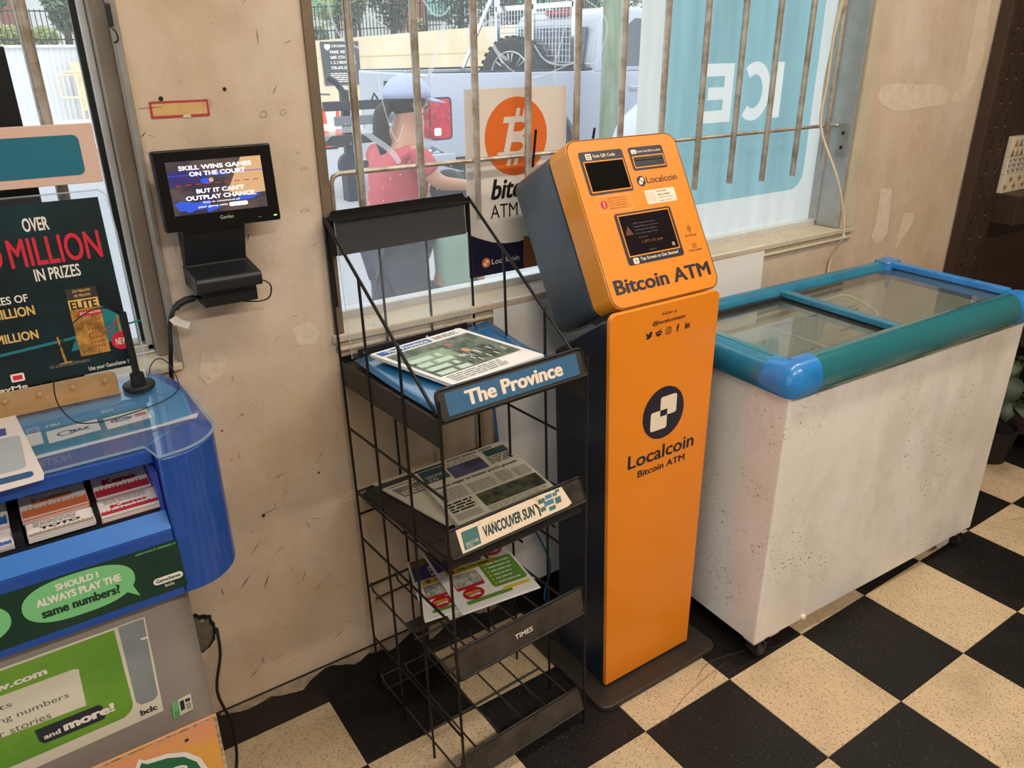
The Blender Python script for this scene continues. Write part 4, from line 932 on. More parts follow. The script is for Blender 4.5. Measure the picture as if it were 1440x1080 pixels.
# right rounded end
e = [(.138, -.385)]+[(.240-.085+.085*math.sin(a), -.386+.085-.085*math.cos(a)) for a in [PI/2*i/12 for i in range(13)]]+[(.238, -.09), (.214, -.016), (.138, -.016)]
G().prism(e, (0, 0, .992), (1, 0, 0), (0, 1, 0), .992-.742).build('rounded_end', M_kb, ks, smooth=40, bevel=.003)
G().box((XL, -.386, .742), (.137, -.372, .868)).build('front_panel', M_kb, ks, bevel=.002)
G().box((XL, -.371, .744), (.137, -.012, .846)).build('base_tray', M_kd, ks)
G().box((XL, -.36, .846), (.130, -.22, .894)).build('tray_step', M_kd, ks)
G().box((XL, -.20, .846), (.137, -.012, .992)).build('back_box', M_kb, ks)
G().box((XL, -.345, .969), (.137, -.20, .992)).build('top_fascia', M_kb, ks, bevel=.002)
G().obox((XL, -.386, .8695), (.137-XL, 0, 0), (0, .024, .0235), (0, .003, -.004)).build('sloped_lip', M_kb2, ks, bevel=.001)
for x0_, x1_ in ((-.068, -.056), (.040, .0465)):
    G().box((x0_, -.35, .847), (x1_, -.21, .918)).build('divider', M_kd, ks)
G().box((.1305, -.36, .847), (.1365, -.21, .96)).build('side_liner', mat('kiosk_violet', (58, 76, 178), .4), ks)
# clear top with notch
top = [(XL, -.349), (.1285, -.343), (.139, -.392)]+[(.240-.085+.087*math.sin(a), -.388+.085-.087*math.cos(a)) for a in [PI/2*i/12 for i in range(2, 13)]]+[(.240, -.15), (.214, -.010), (XL, -.010)]
M_clr = glass('clear_top', (.96, .98, 1.0), milky=.05, refl=1.2, milkcol=(.6, .75, .9), ior=1.5)
G().prism(top, (0, 0, 1.0012), (1, 0, 0), (0, 1, 0), .0045).build('clear_top', M_clr, ks, smooth=40)
G().tube([(x, y, .999) for x, y in [(XL, -.350), (.1285, -.344), (.139, -.393)]+top[3:15]], .0021, 6).build('clear_edge', glass('clear_edge', (.8, .92, .92), milky=.4, refl=1.5, milkcol=(.75, .9, .9)), ks, smooth=60)
pk = Pr((0, 0, .9922), (1, 0, 0), (0, 1, 0))
M_ins = mat('insert_blue', (70, 140, 186), .5); M_ins2 = mat('insert_teal', (30, 118, 142), .5); M_insw = mat('insert_white', (226, 216, 210), .5); M_insd = mat('insert_slate', (70, 84, 140), .5)
pk.poly([(XL, -.335), (.13, -.335), (.16, -.31), (.222, -.25), (.232, -.15), (.20, -.02), (XL, -.02)], M_ins, 0)
pk.poly([(XL, -.275), (.165, -.255), (.165, -.165), (XL, -.180)], M_ins2, 1)
pk.poly([(XL, -.300), (.225, -.268), (.232, -.25), (.16, -.262), (XL, -.278)], M_insw, 2)
pk.poly([(XL, -.336), (.128, -.336), (.16, -.30), (.228, -.272), (.226, -.266), (XL, -.300)], M_insd, 1)
for x0_, x1_ in ((-.10, .001), (.008, .084), (.093, .162)): pk.poly([(x0_, -.232), (x1_, -.225), (x1_, -.176), (x0_, -.182)], M_insw, 3)
M_lb = mat('logo_blue', (50, 92, 130), .5); M_lr = mat('logo_red', (190, 70, 90), .5)
pk.ring(ellipse(.118, -.203, .017, .0085), ellipse(.118, -.203, .013, .006), M_lb, 4); pk.text('BC49', .108, -.207, .022, .008, M_lb, 5, bold=.03); pk.rect(.140, -.206, .158, -.194, M_lr, 4, r=.003); pk.text('Keno', .141, -.204, .016, .008, M_insw, 5)
pk.ring(ellipse(.035, -.205, .014, .010), ellipse(.035, -.205, .010, .007), M_lb, 4); pk.text('MAX', .040, -.210, .030, .012, M_lb, 5, bold=.05); pk.text('DAILY GRAND', -.08, -.21, .06, .009, M_lr, 5)
pk.text('FRI', .010, -.165, .02, .008, M_insw, 4, bold=.03); pk.text('SAT', .095, -.158, .02, .008, M_insw, 4, bold=.03)
pk.build('printed_insert', ks)
# paper on top
pt = thing('paper_form', 'white printed form lying on the clear top at left', 'paper', (-.2, -.35, 1.0015))
G().prism([(-.25, -.385), (-.0115, -.372), (-.009, -.353), (-.028, -.100), (-.25, -.10)], (0, 0, 1.0024), (1, 0, 0), (0, 1, 0), .0008).build('sheet', M_insw, pt)
q = Pr((0, 0, 1.0024), (1, 0, 0), (0, 1, 0), lift=.0003)
q.rect(-.13, -.32, -.028, -.19, mat('form_grey', (176, 180, 186), .5), 0, r=.01); q.rect(-.13, -.355, -.022, -.335, M_lb, 1, r=.006); q.rect(-.10, -.18, -.045, -.15, mat('form_blue', (60, 80, 150), .5), 1); q.rect(-.10, -.305, -.062, -.29, mat('form_green', (90, 150, 110), .5), 1)
q.lines(-.12, -.14, -.05, -.115, 2, M_lb, 1); q.disc(-.07, -.345, .006, M_fred, 2)
q.build('print', pt)
# front strip
M_sg = mat('strip_green', (8, 52, 38), .45, coat=.2); M_bub = mat('bubble_green', (122, 196, 130), .45); M_pw = mat('print_white', (236, 228, 216), .45)
pz = Pr((0, -.386, 0), (1, 0, 0), (0, 0, 1))
def mp_(x, z): return (x*1.0, z)
pz.poly([(XL, .753), (.1425, .757), (.1405, .848), (XL, .848)], M_sg, 0)
def bubble(cx, cz, rx, rz, l): 
    pz.poly([(cx+rx*math.copysign(abs(math.cos(a))**.75, math.cos(a)), cz+rz*math.copysign(abs(math.sin(a))**.9, math.sin(a))) for a in [2*PI*i/40 for i in range(40)]], M_bub, l)
bubble(-.006, .808, .077, .037, 1); pz.poly([(.052, .785), (.072, .768), (.064, .795)], M_bub, 1)
bubble(-.178, .806, .08, .037, 1)
pz.text('SHOULD I', -.035, .825, .058, .0115, M_pw, 2, bold=.05); pz.text('ALWAYS PLAY THE', -.064, .8065, .116, .0135, M_pw, 2, bold=.05)
pz.text('same numbers?', -.061, .7855, .108, .0165, M_sg, 2, bold=.05)
pz.text('LEARN MORE AT GAMESENSE.CA', .078, .8405, .060, .0035, M_bub, 2, bold=.02, res=1)
pz.rect(.094, .776, .139, .7885, M_pw, 2, r=.006); pz.text('GameSense', .098, .7795, .037, .0065, M_sg, 3, bold=.03); pz.text('bclc', .110, .768, .014, .006, M_pw, 3)
pz.build('question_strip', ks)
# grey pedestal with poster
e = [(XL+.05, -.352)]+[(.150-.045+.045*math.sin(a), -.352+.045-.045*math.cos(a)) for a in [PI/2*i/10 for i in range(11)]]+[(.150, -.05), (XL+.05, -.05)]
G().prism(e, (0, 0, .742), (1, 0, 0), (0, 1, 0), .742).build('pedestal', M_kg, ks, smooth=40)
pq = Pr((0, -.352, 0), (1, 0, 0), (0, 0, 1), lift=.0008)
M_g1 = mat('poster_green', (122, 168, 56), .5, rgb2=(86, 142, 52), scale=3); M_lg = mat('poster_grey', (140, 148, 146), .5, var=.12, scale=30); M_cr = mat('poster_cream', (224, 216, 194), .5, var=.05, scale=20); M_dk = mat('poster_dark', (44, 50, 56), .5); M_tg = mat('poster_text_grey', (92, 92, 94), .5)
pq.poly([(XL+.06, .478), (.0665, .498), (.0725, .702), (XL+.06, .702)], M_cr, 0)
pq.poly([(XL+.06, .505), (.006, .518)]+[(.0+.024*math.cos(a), .542+.024*math.sin(a)) for a in (-1.2, -.8, -.4, 0)]+[(.025, .698), (XL+.06, .698)], M_g1, 1)
pq.poly([(.031, .700), (.070, .700), (.064, .545)]+[(.052+.012*math.cos(a), .541+.012*math.sin(a)) for a in (0, -.5, -1.0, -1.5)]+[(.036, .530), (.029, .540)], M_lg, 1)
pq.poly([(-.3, .580), (-.041, .574), (-.037, .650), (-.045, .653), (-.3, .655)], M_cr, 3)
pq.text('PlayNow.com', -.225, .6585, .147, .0175, M_pw, 3, bold=.05)
pq.text('jackpots', -.222, .6245, .088, .0135, M_tg, 4); pq.text('winning numbers', -.205, .600, .145, .0145, M_tg, 4); pq.text('winner stories', -.215, .577, .124, .0125, M_tg, 4)
pq.poly([(-.116, .541), (-.11, .533), (-.022, .533), (-.019, .54), (-.020, .561), (-.026, .566), (-.118, .566)], M_dk, 5)
pq.text('and', -.109, .541, .024, .010, M_pw, 6, bold=.03); pq.text('more!', -.080, .541, .077, .019, M_pw, 6, bold=.06)
pq.text('bclc', .031, .5075, .027, .0125, M_dk, 4, bold=.04)
pq.poly([(.078, .471), (.113, .476), (.114, .512), (.081, .508)], M_cr, 4); pq.poly([(.078, .471), (.090, .4725), (.092, .5095), (.081, .508)], mat('sticker_green', (110, 190, 120), .5), 5)
pq.poly([(.093, .482), (.100, .483), (.101, .505), (.094, .504)], M_dk, 5); pq.rect(.103, .497, .111, .504, M_dk, 5); pq.lines(.103, .48, .111, .494, 3, M_tg, 5)
pq.text('IS 95', .083, .475, .006, .012, M_dk, 6, res=1)
pq.poly([(.058, .664), (.070, .664), (.070, .659), (.060, .660)], M_pw, 6)
pq.build('pedestal_poster', ks)
# folded tan metal bracket with rivets on the top
M_tan = mat('tan_metal', (188, 154, 112), .4, .3, var=.15, scale=30)
g = G().prism(rrect(XL, 1.0018, .138, 1.034, .012, 5, (0, 0, 1, 0)), (0, -.072, 0), (1, 0, 0), (0, 0, 1), .0025); 
bk = g.build('bracket', M_tan, ks, bevel=.0006)
G().box((XL, -.104, 1.0014), (.136, -.072, 1.0034)).build('bracket_foot', M_tan, bk)
for i in range(4): G().lathe([(.0052, 0), (.0045, .0016), (.002, .0026)], (.118-.052*i, -.0745, 1.019), (0, -1, 0), 14).build('rivet', M_tan, bk, smooth=40)
# slips
def slips(label, x0, x1, yf, yb, zf, zb, th, base, band, txt, bandtxt, m_side):
    t = thing('slip_stack', label, 'lottery slips', ((x0+x1)/2, yf, zf-th), (0, 0, 0))
    rn = random.Random(int(x0*1000)+int(zf*100))
    n_ = 7
    D = Vector((0, yb-yf, zb-zf)); U = Vector((x1-x0, 0, 0)); N = U.cross(D).normalized()
    for k in range(n_):
        o_ = Vector((rn.uniform(-.0012, .0012), rn.uniform(-.002, .002), 0)); a = -th+th*k/n_
        if k == n_-1: o_ = Vector()
        G().obox(Vector((x0, yf, zf))+o_+N*a, U, D, N*(th/n_*.8)).build('slip', m_side if (k % 2 == 0 and k < n_-1) else base, t)
    q = Pr(Vector((x0, yf, zf))+N*(-th/n_*.2), (1, 0, 0), D, lift=.0003); L_ = D.length; w_ = x1-x0
    q.rect(.0008, .0008, w_-.0008, L_*.22, band, 0)
    for i in range(14): 
        x = w_*i/14; q.poly([(x, L_*.2), (x+w_*.05, L_*.2), (x+w_*.06, L_*(.26+.05*(i % 3)/2))], band, 1)
    q.text(txt, w_*.18, L_*.34, w_*.62, L_*.20, bandtxt, 2, bold=.06)
    q.lines(w_*.1, L_*.62, w_*.85, L_*.95, 4, M_txg, 2)
    q.build('print', t)
M_kr = mat('keno_red', (176, 40, 62), .6); M_kp = mat('slip_pink', (228, 176, 176), .6); M_sl = mat('slip_white', (222, 212, 208), .6); M_so = mat('slip_orange', (222, 120, 70), .6); M_sbr = mat('slip_tan', (150, 136, 118), .6); M_sb = mat('slip_blue', (44, 96, 170), .6)
slips('red and white keno slips in the upper right tray', .0485, .1285, -.316, -.238, .9195, .934, .010, M_sl, M_kr, 'Keno', M_kr, M_kr)
slips('red and white keno slips in the lower right tray', .0475, .1335, -.3575, -.321, .909, .9165, .014, M_sl, M_kr, 'Keno', M_kr, M_kp)
slips('orange lottery slips in the upper middle tray', -.052, .0375, -.326, -.240, .9245, .935, .012, M_sl, M_so, 'Lotto', M_so, M_so)
slips('tan sports pool slips in the lower middle tray', -.050, .0385, -.3585, -.331, .909, .917, .013, M_sl, M_sbr, 'TOTO', M_tx, M_sl)
slips('blue lottery slips in the upper left tray', -.16, -.070, -.325, -.240, .925, .937, .014, M_sl, M_sb, '6/49', M_sb, M_kp)
slips('blue lottery slips in the lower left tray', -.158, -.070, -.3585, -.329, .909, .919, .014, M_sl, M_sb, 'BC/49', M_sb, M_sl)
# tethered pen post
pn = thing('pen_post', 'black round based pen post with looping tether on kiosk top', 'pen holder', (.168, -.098, 1.0015))
G().lathe([(.026, 0), (.0275, .003), (.0275, .007), (.026, .0095), (.0125, .0105), (.0118, .028), (.0085, .0295)], (.168, -.098, 1.0015), (0, 0, 1), 32).build('base', M_gasket, pn, smooth=35)
G().tube([(.168, -.098, 1.028), (.1665, -.098, 1.145)], .0062, 14).build('post', M_gasket, pn, smooth=60)
G().tube([(.1665, -.098, 1.144), (.160, -.110, 1.150), (.142, -.13, 1.166), (.115, -.15, 1.172), (.082, -.165, 1.158), (.055, -.18, 1.125), (.038, -.19, 1.085), (.034, -.2, 1.045), (.050, -.21, 1.012), (.075, -.215, 1.004), (.105, -.215, 1.003), (.150, -.205, 1.003), (.195, -.185, 1.003), (.224, -.15, 1.004), (.232, -.10, 1.010), (.226, -.075, 1.030), (.212, -.068, 1.038), (.198, -.072, 1.030), (.188, -.085, 1.014)], .0011, 6, smooth=True).build('tether', M_gasket, pn, smooth=60)
# scratch ticket poster in acrylic holder
po2 = thing('poster_holder', 'clear stand on kiosk holding dark lottery poster over 200 million', 'sign holder', (-.15, -.045, 1.0015))
ty = lambda z: -.060+.030*(z-1.0)/.35
def P3_(x, z): return (x, ty(z), z)
hv = Vector((0, .030, .35)).normalized()
G().prism(rrect(-.50, .001, .192, .346, .012, 5, (0, 0, 1, 0)), (0, -.060, 1.0015), (1, 0, 0), hv, .003).build('clear_sheet', glass('holder_clear', (.97, .98, .98), milky=.03, refl=.7), po2)
G().tube([(-.5, -.0305, 1.345), (.178, -.0305, 1.345), (.188, -.0315, 1.336), (.192, -.0365, 1.27), (.192, -.0590, 1.003)], .0016, 6).build('holder_edge', M_acre, po2)
pb_ = G().prism([(-.5, .032), (.1745, .032), (.1745, .334), (-.5, .334)], (0, -.0645, 1.0015), (1, 0, 0), hv, .0012).build('poster_sheet', mat('poster_night', (10, 26, 30), .35, rgb2=(12, 50, 56), scale=5, lo=.3, hi=.6), po2)
qq = Pr((0, -.0645, 1.0015), (1, 0, 0), hv, lift=.0004)
M_pr = mat('poster_red', (206, 40, 60), .4); M_gold = mat('poster_gold', (206, 150, 70), .4, rgb2=(120, 84, 34), scale=60); M_goldl = mat('poster_gold_light', (226, 186, 110), .4); M_glow = mat('poster_teal_glow', (30, 120, 124), .4)
def py(z): return z-1.0015
qq.text('OVER', .054, .289, .038, .0225, M_pw, 2, bold=.03)
qq.text('$200', -.077, .230, .092, .046, M_pr, 2, bold=.02); qq.text('MILLION', .024, .2325, .1385, .0475, M_pr, 2, bold=.02)
qq.text('IN PRIZES', .053, .2065, .069, .021, M_pw, 2, bold=.02)
qq.text('PRIZES OF', -.035, .176, .070, .013, M_pw, 2, bold=.02); qq.text('$10 MILLION', -.052, .150, .092, .019, M_goldl, 2, bold=.03); qq.text('$1 MILLION', -.048, .109, .084, .018, M_goldl, 2, bold=.03)
qq.poly([(.078, .078), (.175, .085), (.175, .120), (.14, .15), (.12, .17), (.10, .12)], M_glow, 1)
qq.poly([(-.2, .079), (.078, .098), (.2, .11), (.2, .113), (.078, .103), (-.2, .083)], M_glow, 1)
qq.poly([(.091, .066), (.139, .066), (.139, .186), (.091, .186)], M_gold, 3)
qq.poly([(.091, .167), (.139, .167), (.139, .186), (.091, .186)], mat('ticket_dark', (58, 52, 48), .4), 4)
qq.text('$10 MILLION', .102, .178, .027, .0055, M_goldl, 5, bold=.02, res=1); qq.text('+$1 MILLION', .102, .170, .026, .0055, M_goldl, 5, bold=.02, res=1)
qq.rect(.092, .150, .138, .166, M_goldl, 4); qq.text('ELITE', .094, .150, .041, .014, mat('ticket_ink', (30, 24, 18), .4), 5, bold=.03)
qq.rect(.103, .136, .139, .146, M_pr, 5); qq.text('$200 MILLION', .105, .1385, .032, .005, M_pw, 6, res=1, bold=.02)
for i in range(7):
    for j in range(5): qq.rect(.112+.0048*j, .126-.008*i, .1145+.0048*j, .130-.008*i, mat('ticket_spot', (160, 84, 50), .5), 5)
qq.poly([(.064, .060), (.068, .060), (.064, .108), (.061, .108)], M_gold, 4); qq.poly([(.056, .058), (.076, .060), (.076, .062), (.056, .061)], M_gold, 4); qq.poly([(.160, .085), (.164, .085), (.163, .128), (.160, .128)], M_gold, 4)
arcline(qq, cr([(.063, .105), (.075, .092), (.090, .096)]), .0012, M_dk, 4); arcline(qq, cr([(.139, .100), (.150, .103), (.161, .122)]), .0012, M_pr, 4); arcline(qq, cr([(.139, .106), (.150, .112), (.161, .124)]), .0012, M_pr, 4)
qq.disc(.160, .082, .0165, M_pr, 6, n=40); qq.text('NEW!', .1505, .0745, .0195, .0125, M_pw, 7, bold=.02)
qq.lines(.04, .0545, .110, .060, 2, M_txg, 2); qq.text('Use your GameSense 19+', .098, .036, .074, .0095, M_pw, 4, bold=.015)
qq.text('PlayMe', -.055, .028, .056, .010, M_pw, 4, bold=.03); qq.rect(-.02, .044, .0, .058, M_pw, 4, r=.002); qq.rect(-.017, .047, -.003, .055, M_pr, 5)
qq.build('print', po2)
# header board over the poster
hd = thing('header_sign', 'pinkish board with a plain teal panel above the lottery poster', 'sign', (-.15, -.018, 1.35))
G().prism([(-.5, 1.358), (.1905, 1.3565), (.191, 1.453), (-.5, 1.453)], (0, -.022, 0), (1, 0, 0), (0, 0, 1), .006).build('board', mat('header_pink', (222, 188, 170), .45), hd, bevel=.001)
qq = Pr((0, -.022, 0), (1, 0, 0), (0, 0, 1)); qq.poly(rrect(-.45, 1.371, .166, 1.436, .010, 6), mat('header_teal', (38, 112, 132), .4), 0); qq.build('panel_print', hd)
G().box((.02, -.016, 1.0016), (.024, -.012, 1.36)).box((-.4, -.016, 1.0016), (-.396, -.012, 1.36)).build('support', M_acre, hd, kind='stuff')
dk = thing('display_board', 'tall dark board standing behind the header sign at left window', 'board', (-.1, .03, 1.001))
G().box((-.45, .018, 1.001), (.094, .034, 1.572)).build('board', mat('board_black', (16, 20, 22), .35), dk, bevel=.002)
# yellow carton front at the bottom left with a leafy emblem
bx = thing('yellow_display_bin', 'worn yellow and orange bin with leafy emblem below kiosk', 'bin', (-.2, -.39, 0))
M_yb = mat('bin_yellow', (226, 164, 66), .5, rgb2=(224, 150, 110), scale=5, lo=.4, hi=.6); M_ybw = mat('bin_worn_edge', (200, 186, 160), .7, rgb2=(110, 100, 84), scale=120)
G().box((-.5, -.43, .0), (.1385, -.4255, .512)).build('front_board', M_yb, bx)
G().box((-.5, -.4255, .0), (-.494, -.36, .50)).build('side_board', M_yb, bx)
G().box((-.494, -.4255, .0), (.137, -.36, .004)).build('bottom_board', M_yb, bx)
q = Pr((0, -.43, 0), (1, 0, 0), (0, 0, 1), lift=.0006)
q.poly([(.1345, .30), (.138, .30), (.138, .5115), (-.5, .5115), (-.5, .5090), (.1335, .5080)], M_ybw, 0)
M_eg = mat('emblem_green', (34, 104, 66), .5); M_ew = mat('emblem_white', (232, 226, 216), .5); M_er = mat('emblem_red', (196, 40, 56), .5)
lf = [(-.035, .36), (-.03, .42), (-.015, .455), (.006, .470), (.012, .482), (.020, .474), (.05, .468), (.075, .455), (.092, .432), (.10, .40), (.095, .36)]
q.poly([(x+(x-.03)*.12, z+(z-.40)*.10+.002) for x, z in lf], M_ew, 1); q.poly(lf, M_eg, 2); q.disc(.055, .430, .022, M_ew, 3, ry=.012); q.disc(.055, .428, .018, M_er, 4, ry=.009); q.poly([(.03, .36), (.035, .41), (.06, .42), (.085, .41), (.085, .36)], mat('emblem_dark', (20, 44, 30), .5), 3)
q.disc(.085, .487, .0035, M_dk, 2, n=14); q.build('print', bx)
# cable from behind kiosk down to the floor
c_ = G().tube([(.228, -.012, .36), (.222, -.03, .30), (.20, -.03, .2), (.215, -.05, .1), (.20, -.09, .02), (.17, -.12, .006)], .0035, 6, smooth=True)
tag(c_.build('power_cable', M_gasket, smooth=60), 'thin black cable running down behind the grey pedestal', 'cable')

# ================================================================ wall terminal
tm = thing('wall_terminal', 'black wall mounted ticket terminal with lit screen advert', 'terminal', (.36, -.01, 1.1))
M_tb_ = mat('terminal_black', (10, 10, 12), .22, spec=.4); M_ts = mat('terminal_slate', (26, 29, 32), .45)
TO = Vector((.2665, -.072, 1.2655)); TU = Vector((1, 0, 0)); TW = Vector((0, .012, .137)).normalized(); TN = TU.cross(TW)
G().prism(rrect(0, 0, .2075, .1385, .004, 4), TO, TU, TW, .0205).build('display_case', M_tb_, tm, smooth=40, bevel=.002)
G().prism(rrect(-.0008, -.0008, .2083, .1393, .004, 4), TO-TN*.004, TU, TW, .0015).build('trim_line', mat('terminal_trim', (96, 104, 108), .3, .4), tm)
sg = G().prism([(.0195, .027), (.186, .027), (.186, .119), (.0195, .119)], TO+TN*.0006, TU, TW, .0004).build('screen', mat('screen_ground', (86, 76, 74), .15, emit=.45, rgb2=(52, 48, 66), scale=14, lo=.4, hi=.6), tm)
q = Pr(TO+TN*.0008, TU, TW, lift=.0003)
M_se = mat('screen_white', (244, 240, 246), .2, emit=.75); M_sbl = mat('screen_blue', (52, 84, 206), .2, emit=.55); M_sbn = mat('screen_navy', (56, 52, 110), .2, emit=.35); M_swm = mat('screen_warm', (206, 170, 130), .2, emit=.35); M_srd = mat('screen_redline', (176, 60, 60), .2, emit=.4)
q.poly([(.0195, .075), (.09, .085), (.075, .105), (.0195, .104)], M_sbn, 0); q.poly([(.186, .119), (.150, .119), (.118, .062), (.138, .052), (.186, .055)], M_swm, 0)
q.poly([(.0195, .0945), (.186, .094), (.186, .0952), (.0195, .0957)], M_sbl, 1)
for i in range(9): q.rect(.03+.017*i, .0775, .040+.017*i, .079, M_srd, 1)
q.poly([(.022, .047), (.034, .052), (.060, .047), (.085, .050), (.083, .036), (.058, .034), (.045, .030), (.038, .035), (.03, .034)], M_sbl, 1); q.poly([(.075, .034), (.100, .040), (.098, .034), (.078, .028)], M_sbl, 1); q.poly([(.125, .047), (.150, .052), (.178, .052), (.160, .045), (.13, .043)], M_sbl, 1)
q.disc(.083, .083, .010, M_sbl, 1, ry=.005); q.disc(.092, .084, .004, M_swm, 2); q.rect(.090, .092, .108, .0975, M_sbl, 1); q.rect(.106, .091, .122, .097, M_sbl, 1)
q.text('SKILL WINS GAMES', .0395, .1035, .128, .0076, M_se, 3, bold=.035); q.text('ON THE COURT', .056, .0925, .099, .0076, M_se, 3, bold=.035)
q.text("BUT IT CAN'T", .063, .0625, .085, .0076, M_se, 3, bold=.035); q.text('OUTPLAY CHANCE.', .043, .0512, .125, .0076, M_se, 3, bold=.035)
q.text('Stay in command of', .071, .0438, .066, .0042, M_se, 3, bold=.01); q.text('your game with', .061, .0362, .052, .0045, M_se, 3, bold=.01)
q.rect(.116, .0345, .150, .0415, M_se, 3, r=.003); q.text('GameSense', .120, .0365, .026, .0035, M_sbn, 4)
Pr(TO+TN*.0008, TU, TW, lift=.0003).text('Genlan', .096, .0135, .024, .0065, mat('terminal_logo', (190, 186, 176), .4), 3).build('maker_lettering', tm); q.rect(.165, .0085, .171, .0095, M_txg, 3)
Pr(TO+TN*.0008, TU, TW, lift=.0003).rect(.1945, .0085, .200, .0105, mat('led_green', (140, 255, 70), .3, emit=3.0), 3).build('power_light', tm, label='small lit green power light')
# reflection-like lighter band is left out; camera dot
q.disc(.105, .131, .001, M_dk, 2, n=10)
q.build('screen_print', tm)
G().prism([(-.0015, 1.160), (-.0015, 1.385), (-.045, 1.375), (-.045, 1.255), (-.022, 1.19), (-.030, 1.160)][::-1], (.298, 0, 0), (0, 1, 0), (0, 0, 1), -.114).build('stand_arm', M_ts, tm, bevel=.002)
G().prism([(-.002, 1.150), (-.002, 1.190), (-.030, 1.186), (-.088, 1.178), (-.093, 1.172), (-.092, 1.152), (-.07, 1.150)][::-1], (.296, 0, 0), (0, 1, 0), (0, 0, 1), -.122).build('shelf_foot', M_ts, tm, bevel=.003)
G().box((.312, -.062, 1.115), (.413, -.002, 1.1495)).build('printer_box', M_gasket, tm, bevel=.002)
G().tube([(.42, -.05, 1.150), (.435, -.05, 1.145), (.444, -.05, 1.132), (.438, -.05, 1.112), (.420, -.05, 1.107), (.40, -.05, 1.110), (.385, -.05, 1.113)], .0016, 6, smooth=True).build('short_lead', M_gasket, tm, smooth=60)
pc_ = G().tube([(.312, -.04, 1.131), (.292, -.04, 1.133), (.270, -.04, 1.126), (.255, -.045, 1.112), (.245, -.05, 1.085), (.240, -.055, 1.05), (.238, -.04, 1.02), (.236, -.02, .96), (.236, -.014, .80), (.20, -.016, .66), (.13, -.02, .56)], .0042, 10, smooth=True)
pcb = tag(pc_.build('power_cable', M_gasket, smooth=60), 'thick black cable hanging from the wall terminal to behind kiosk', 'cable')
G().tube([(.300, -.04, 1.132), (.284, -.04, 1.131), (.270, -.04, 1.1255), (.262, -.042, 1.119)], .0066, 10).build('strain_relief', M_gasket, pcb, smooth=60)
G().obox((.246, -.055, 1.103), (.014, 0, .006), (.007, 0, -.012), (0, .0012, 0)).obox((.258, -.056, 1.105), (.024, -.003, -.012), (-.006, 0, -.012), (0, .001, 0)).build('tag', mat('tag_white', (216, 210, 206), .6), pcb)
# sticker outline above the terminal
st = thing('wall_sticker', 'torn yellow sticker with red outline on wall above terminal', 'sticker', (.34, -.0005, 1.453))
q = Pr((.2895, 0, 1.4525), (1, 0, 0), (0, 0, 1), lift=.001)
q.rect(.002, .0015, .099, .027, mat('sticker_faded', (214, 172, 112), .6, var=.1, scale=60), 0, r=.002); q.ring(rrect(0, 0, .101, .0285, .0025), rrect(.004, .0042, .097, .0245, .0015), mat('sticker_red', (176, 58, 62), .6), 1)
q.poly([(-.018, .018), (.02, .0185), (.02, .0192), (-.018, .0188)], M_scuff, 2); q.poly([(.052, -.001), (.068, -.001), (.066, .005), (.055, .004)], M_patch, 2)
q.build('sticker_print', st)

# ================================================================ dark shelving at the right
M_sh = mat('shelf_brown', (66, 50, 40), .45, .2, var=.12, scale=8); M_slot = mat('slot_dark', (12, 9, 8), .8)
sv = thing('metal_shelving', 'dark brown slotted metal shelving standing against the right wall end', 'shelving', (3.5, -.2, 0))
u = G().box((3.136, -.050, 0), (3.318, -.008, 2.2)).build('upright', M_sh, sv, bevel=.003)
G().box((3.142, -.055, 0), (3.150, -.050, 2.2)).box((3.304, -.055, 0), (3.312, -.050, 2.2)).build('upright_flange', M_sh, u, kind='stuff')
q = Pr((0, -.050, 0), (1, 0, 0), (0, 0, 1), lift=.0008)
z = .60; k = 0
while z < 1.9:
    for x in (3.198, 3.268):
        q.rect(x-.0025, z, x+.0025, z+.045, M_slot, 0); q.rect(x-.007, z-.004, x+.006, z+.001, mat('slot_tab', (140, 118, 98), .4, .3), 1); q.disc(x+.016, z+.055, .003, M_slot, 1, n=10)
    if k % 2 == 0: q.rect(3.165, z-.022, 3.185, z-.014, M_slot, 1, r=.003); q.rect(3.275, z-.022, 3.290, z-.014, M_slot, 1, r=.003)
    else: q.disc(3.232, z-.016, .005, M_slot, 1, n=12)
    z += .0838; k += 1
q.build('slots', u, kind='stuff')
G().box((3.32, -.03, 0), (4.6, -.008, 2.2)).build('back_panel', M_sh, sv)
M_hole = M_slot
q = Pr((0, -.03, 0), (1, 0, 0), (0, 0, 1), lift=.0006)
for i in range(12):
    for j in range(16): q.rect(3.36+.03*i+(.015 if j % 2 else 0), .46+.026*j, 3.366+.03*i+(.015 if j % 2 else 0), .464+.026*j, M_hole, 0)
q.build('perforations', sv, kind='stuff')
G().box((3.320, -.14, .900), (4.6, -.03, 1.015)).build('shelf_board', M_sh, sv, bevel=.003)
G().box((3.322, -.42, .08), (4.6, -.03, .14)).build('shelf_board', M_sh, sv, bevel=.003)
G().box((3.322, -.38, .44), (4.6, -.03, .46)).build('shelf_board', M_sh, sv, bevel=.003)
G().box((3.322, -.44, 1.50), (4.6, -.03, 1.60)).build('shelf_board', M_sh, sv, bevel=.003)
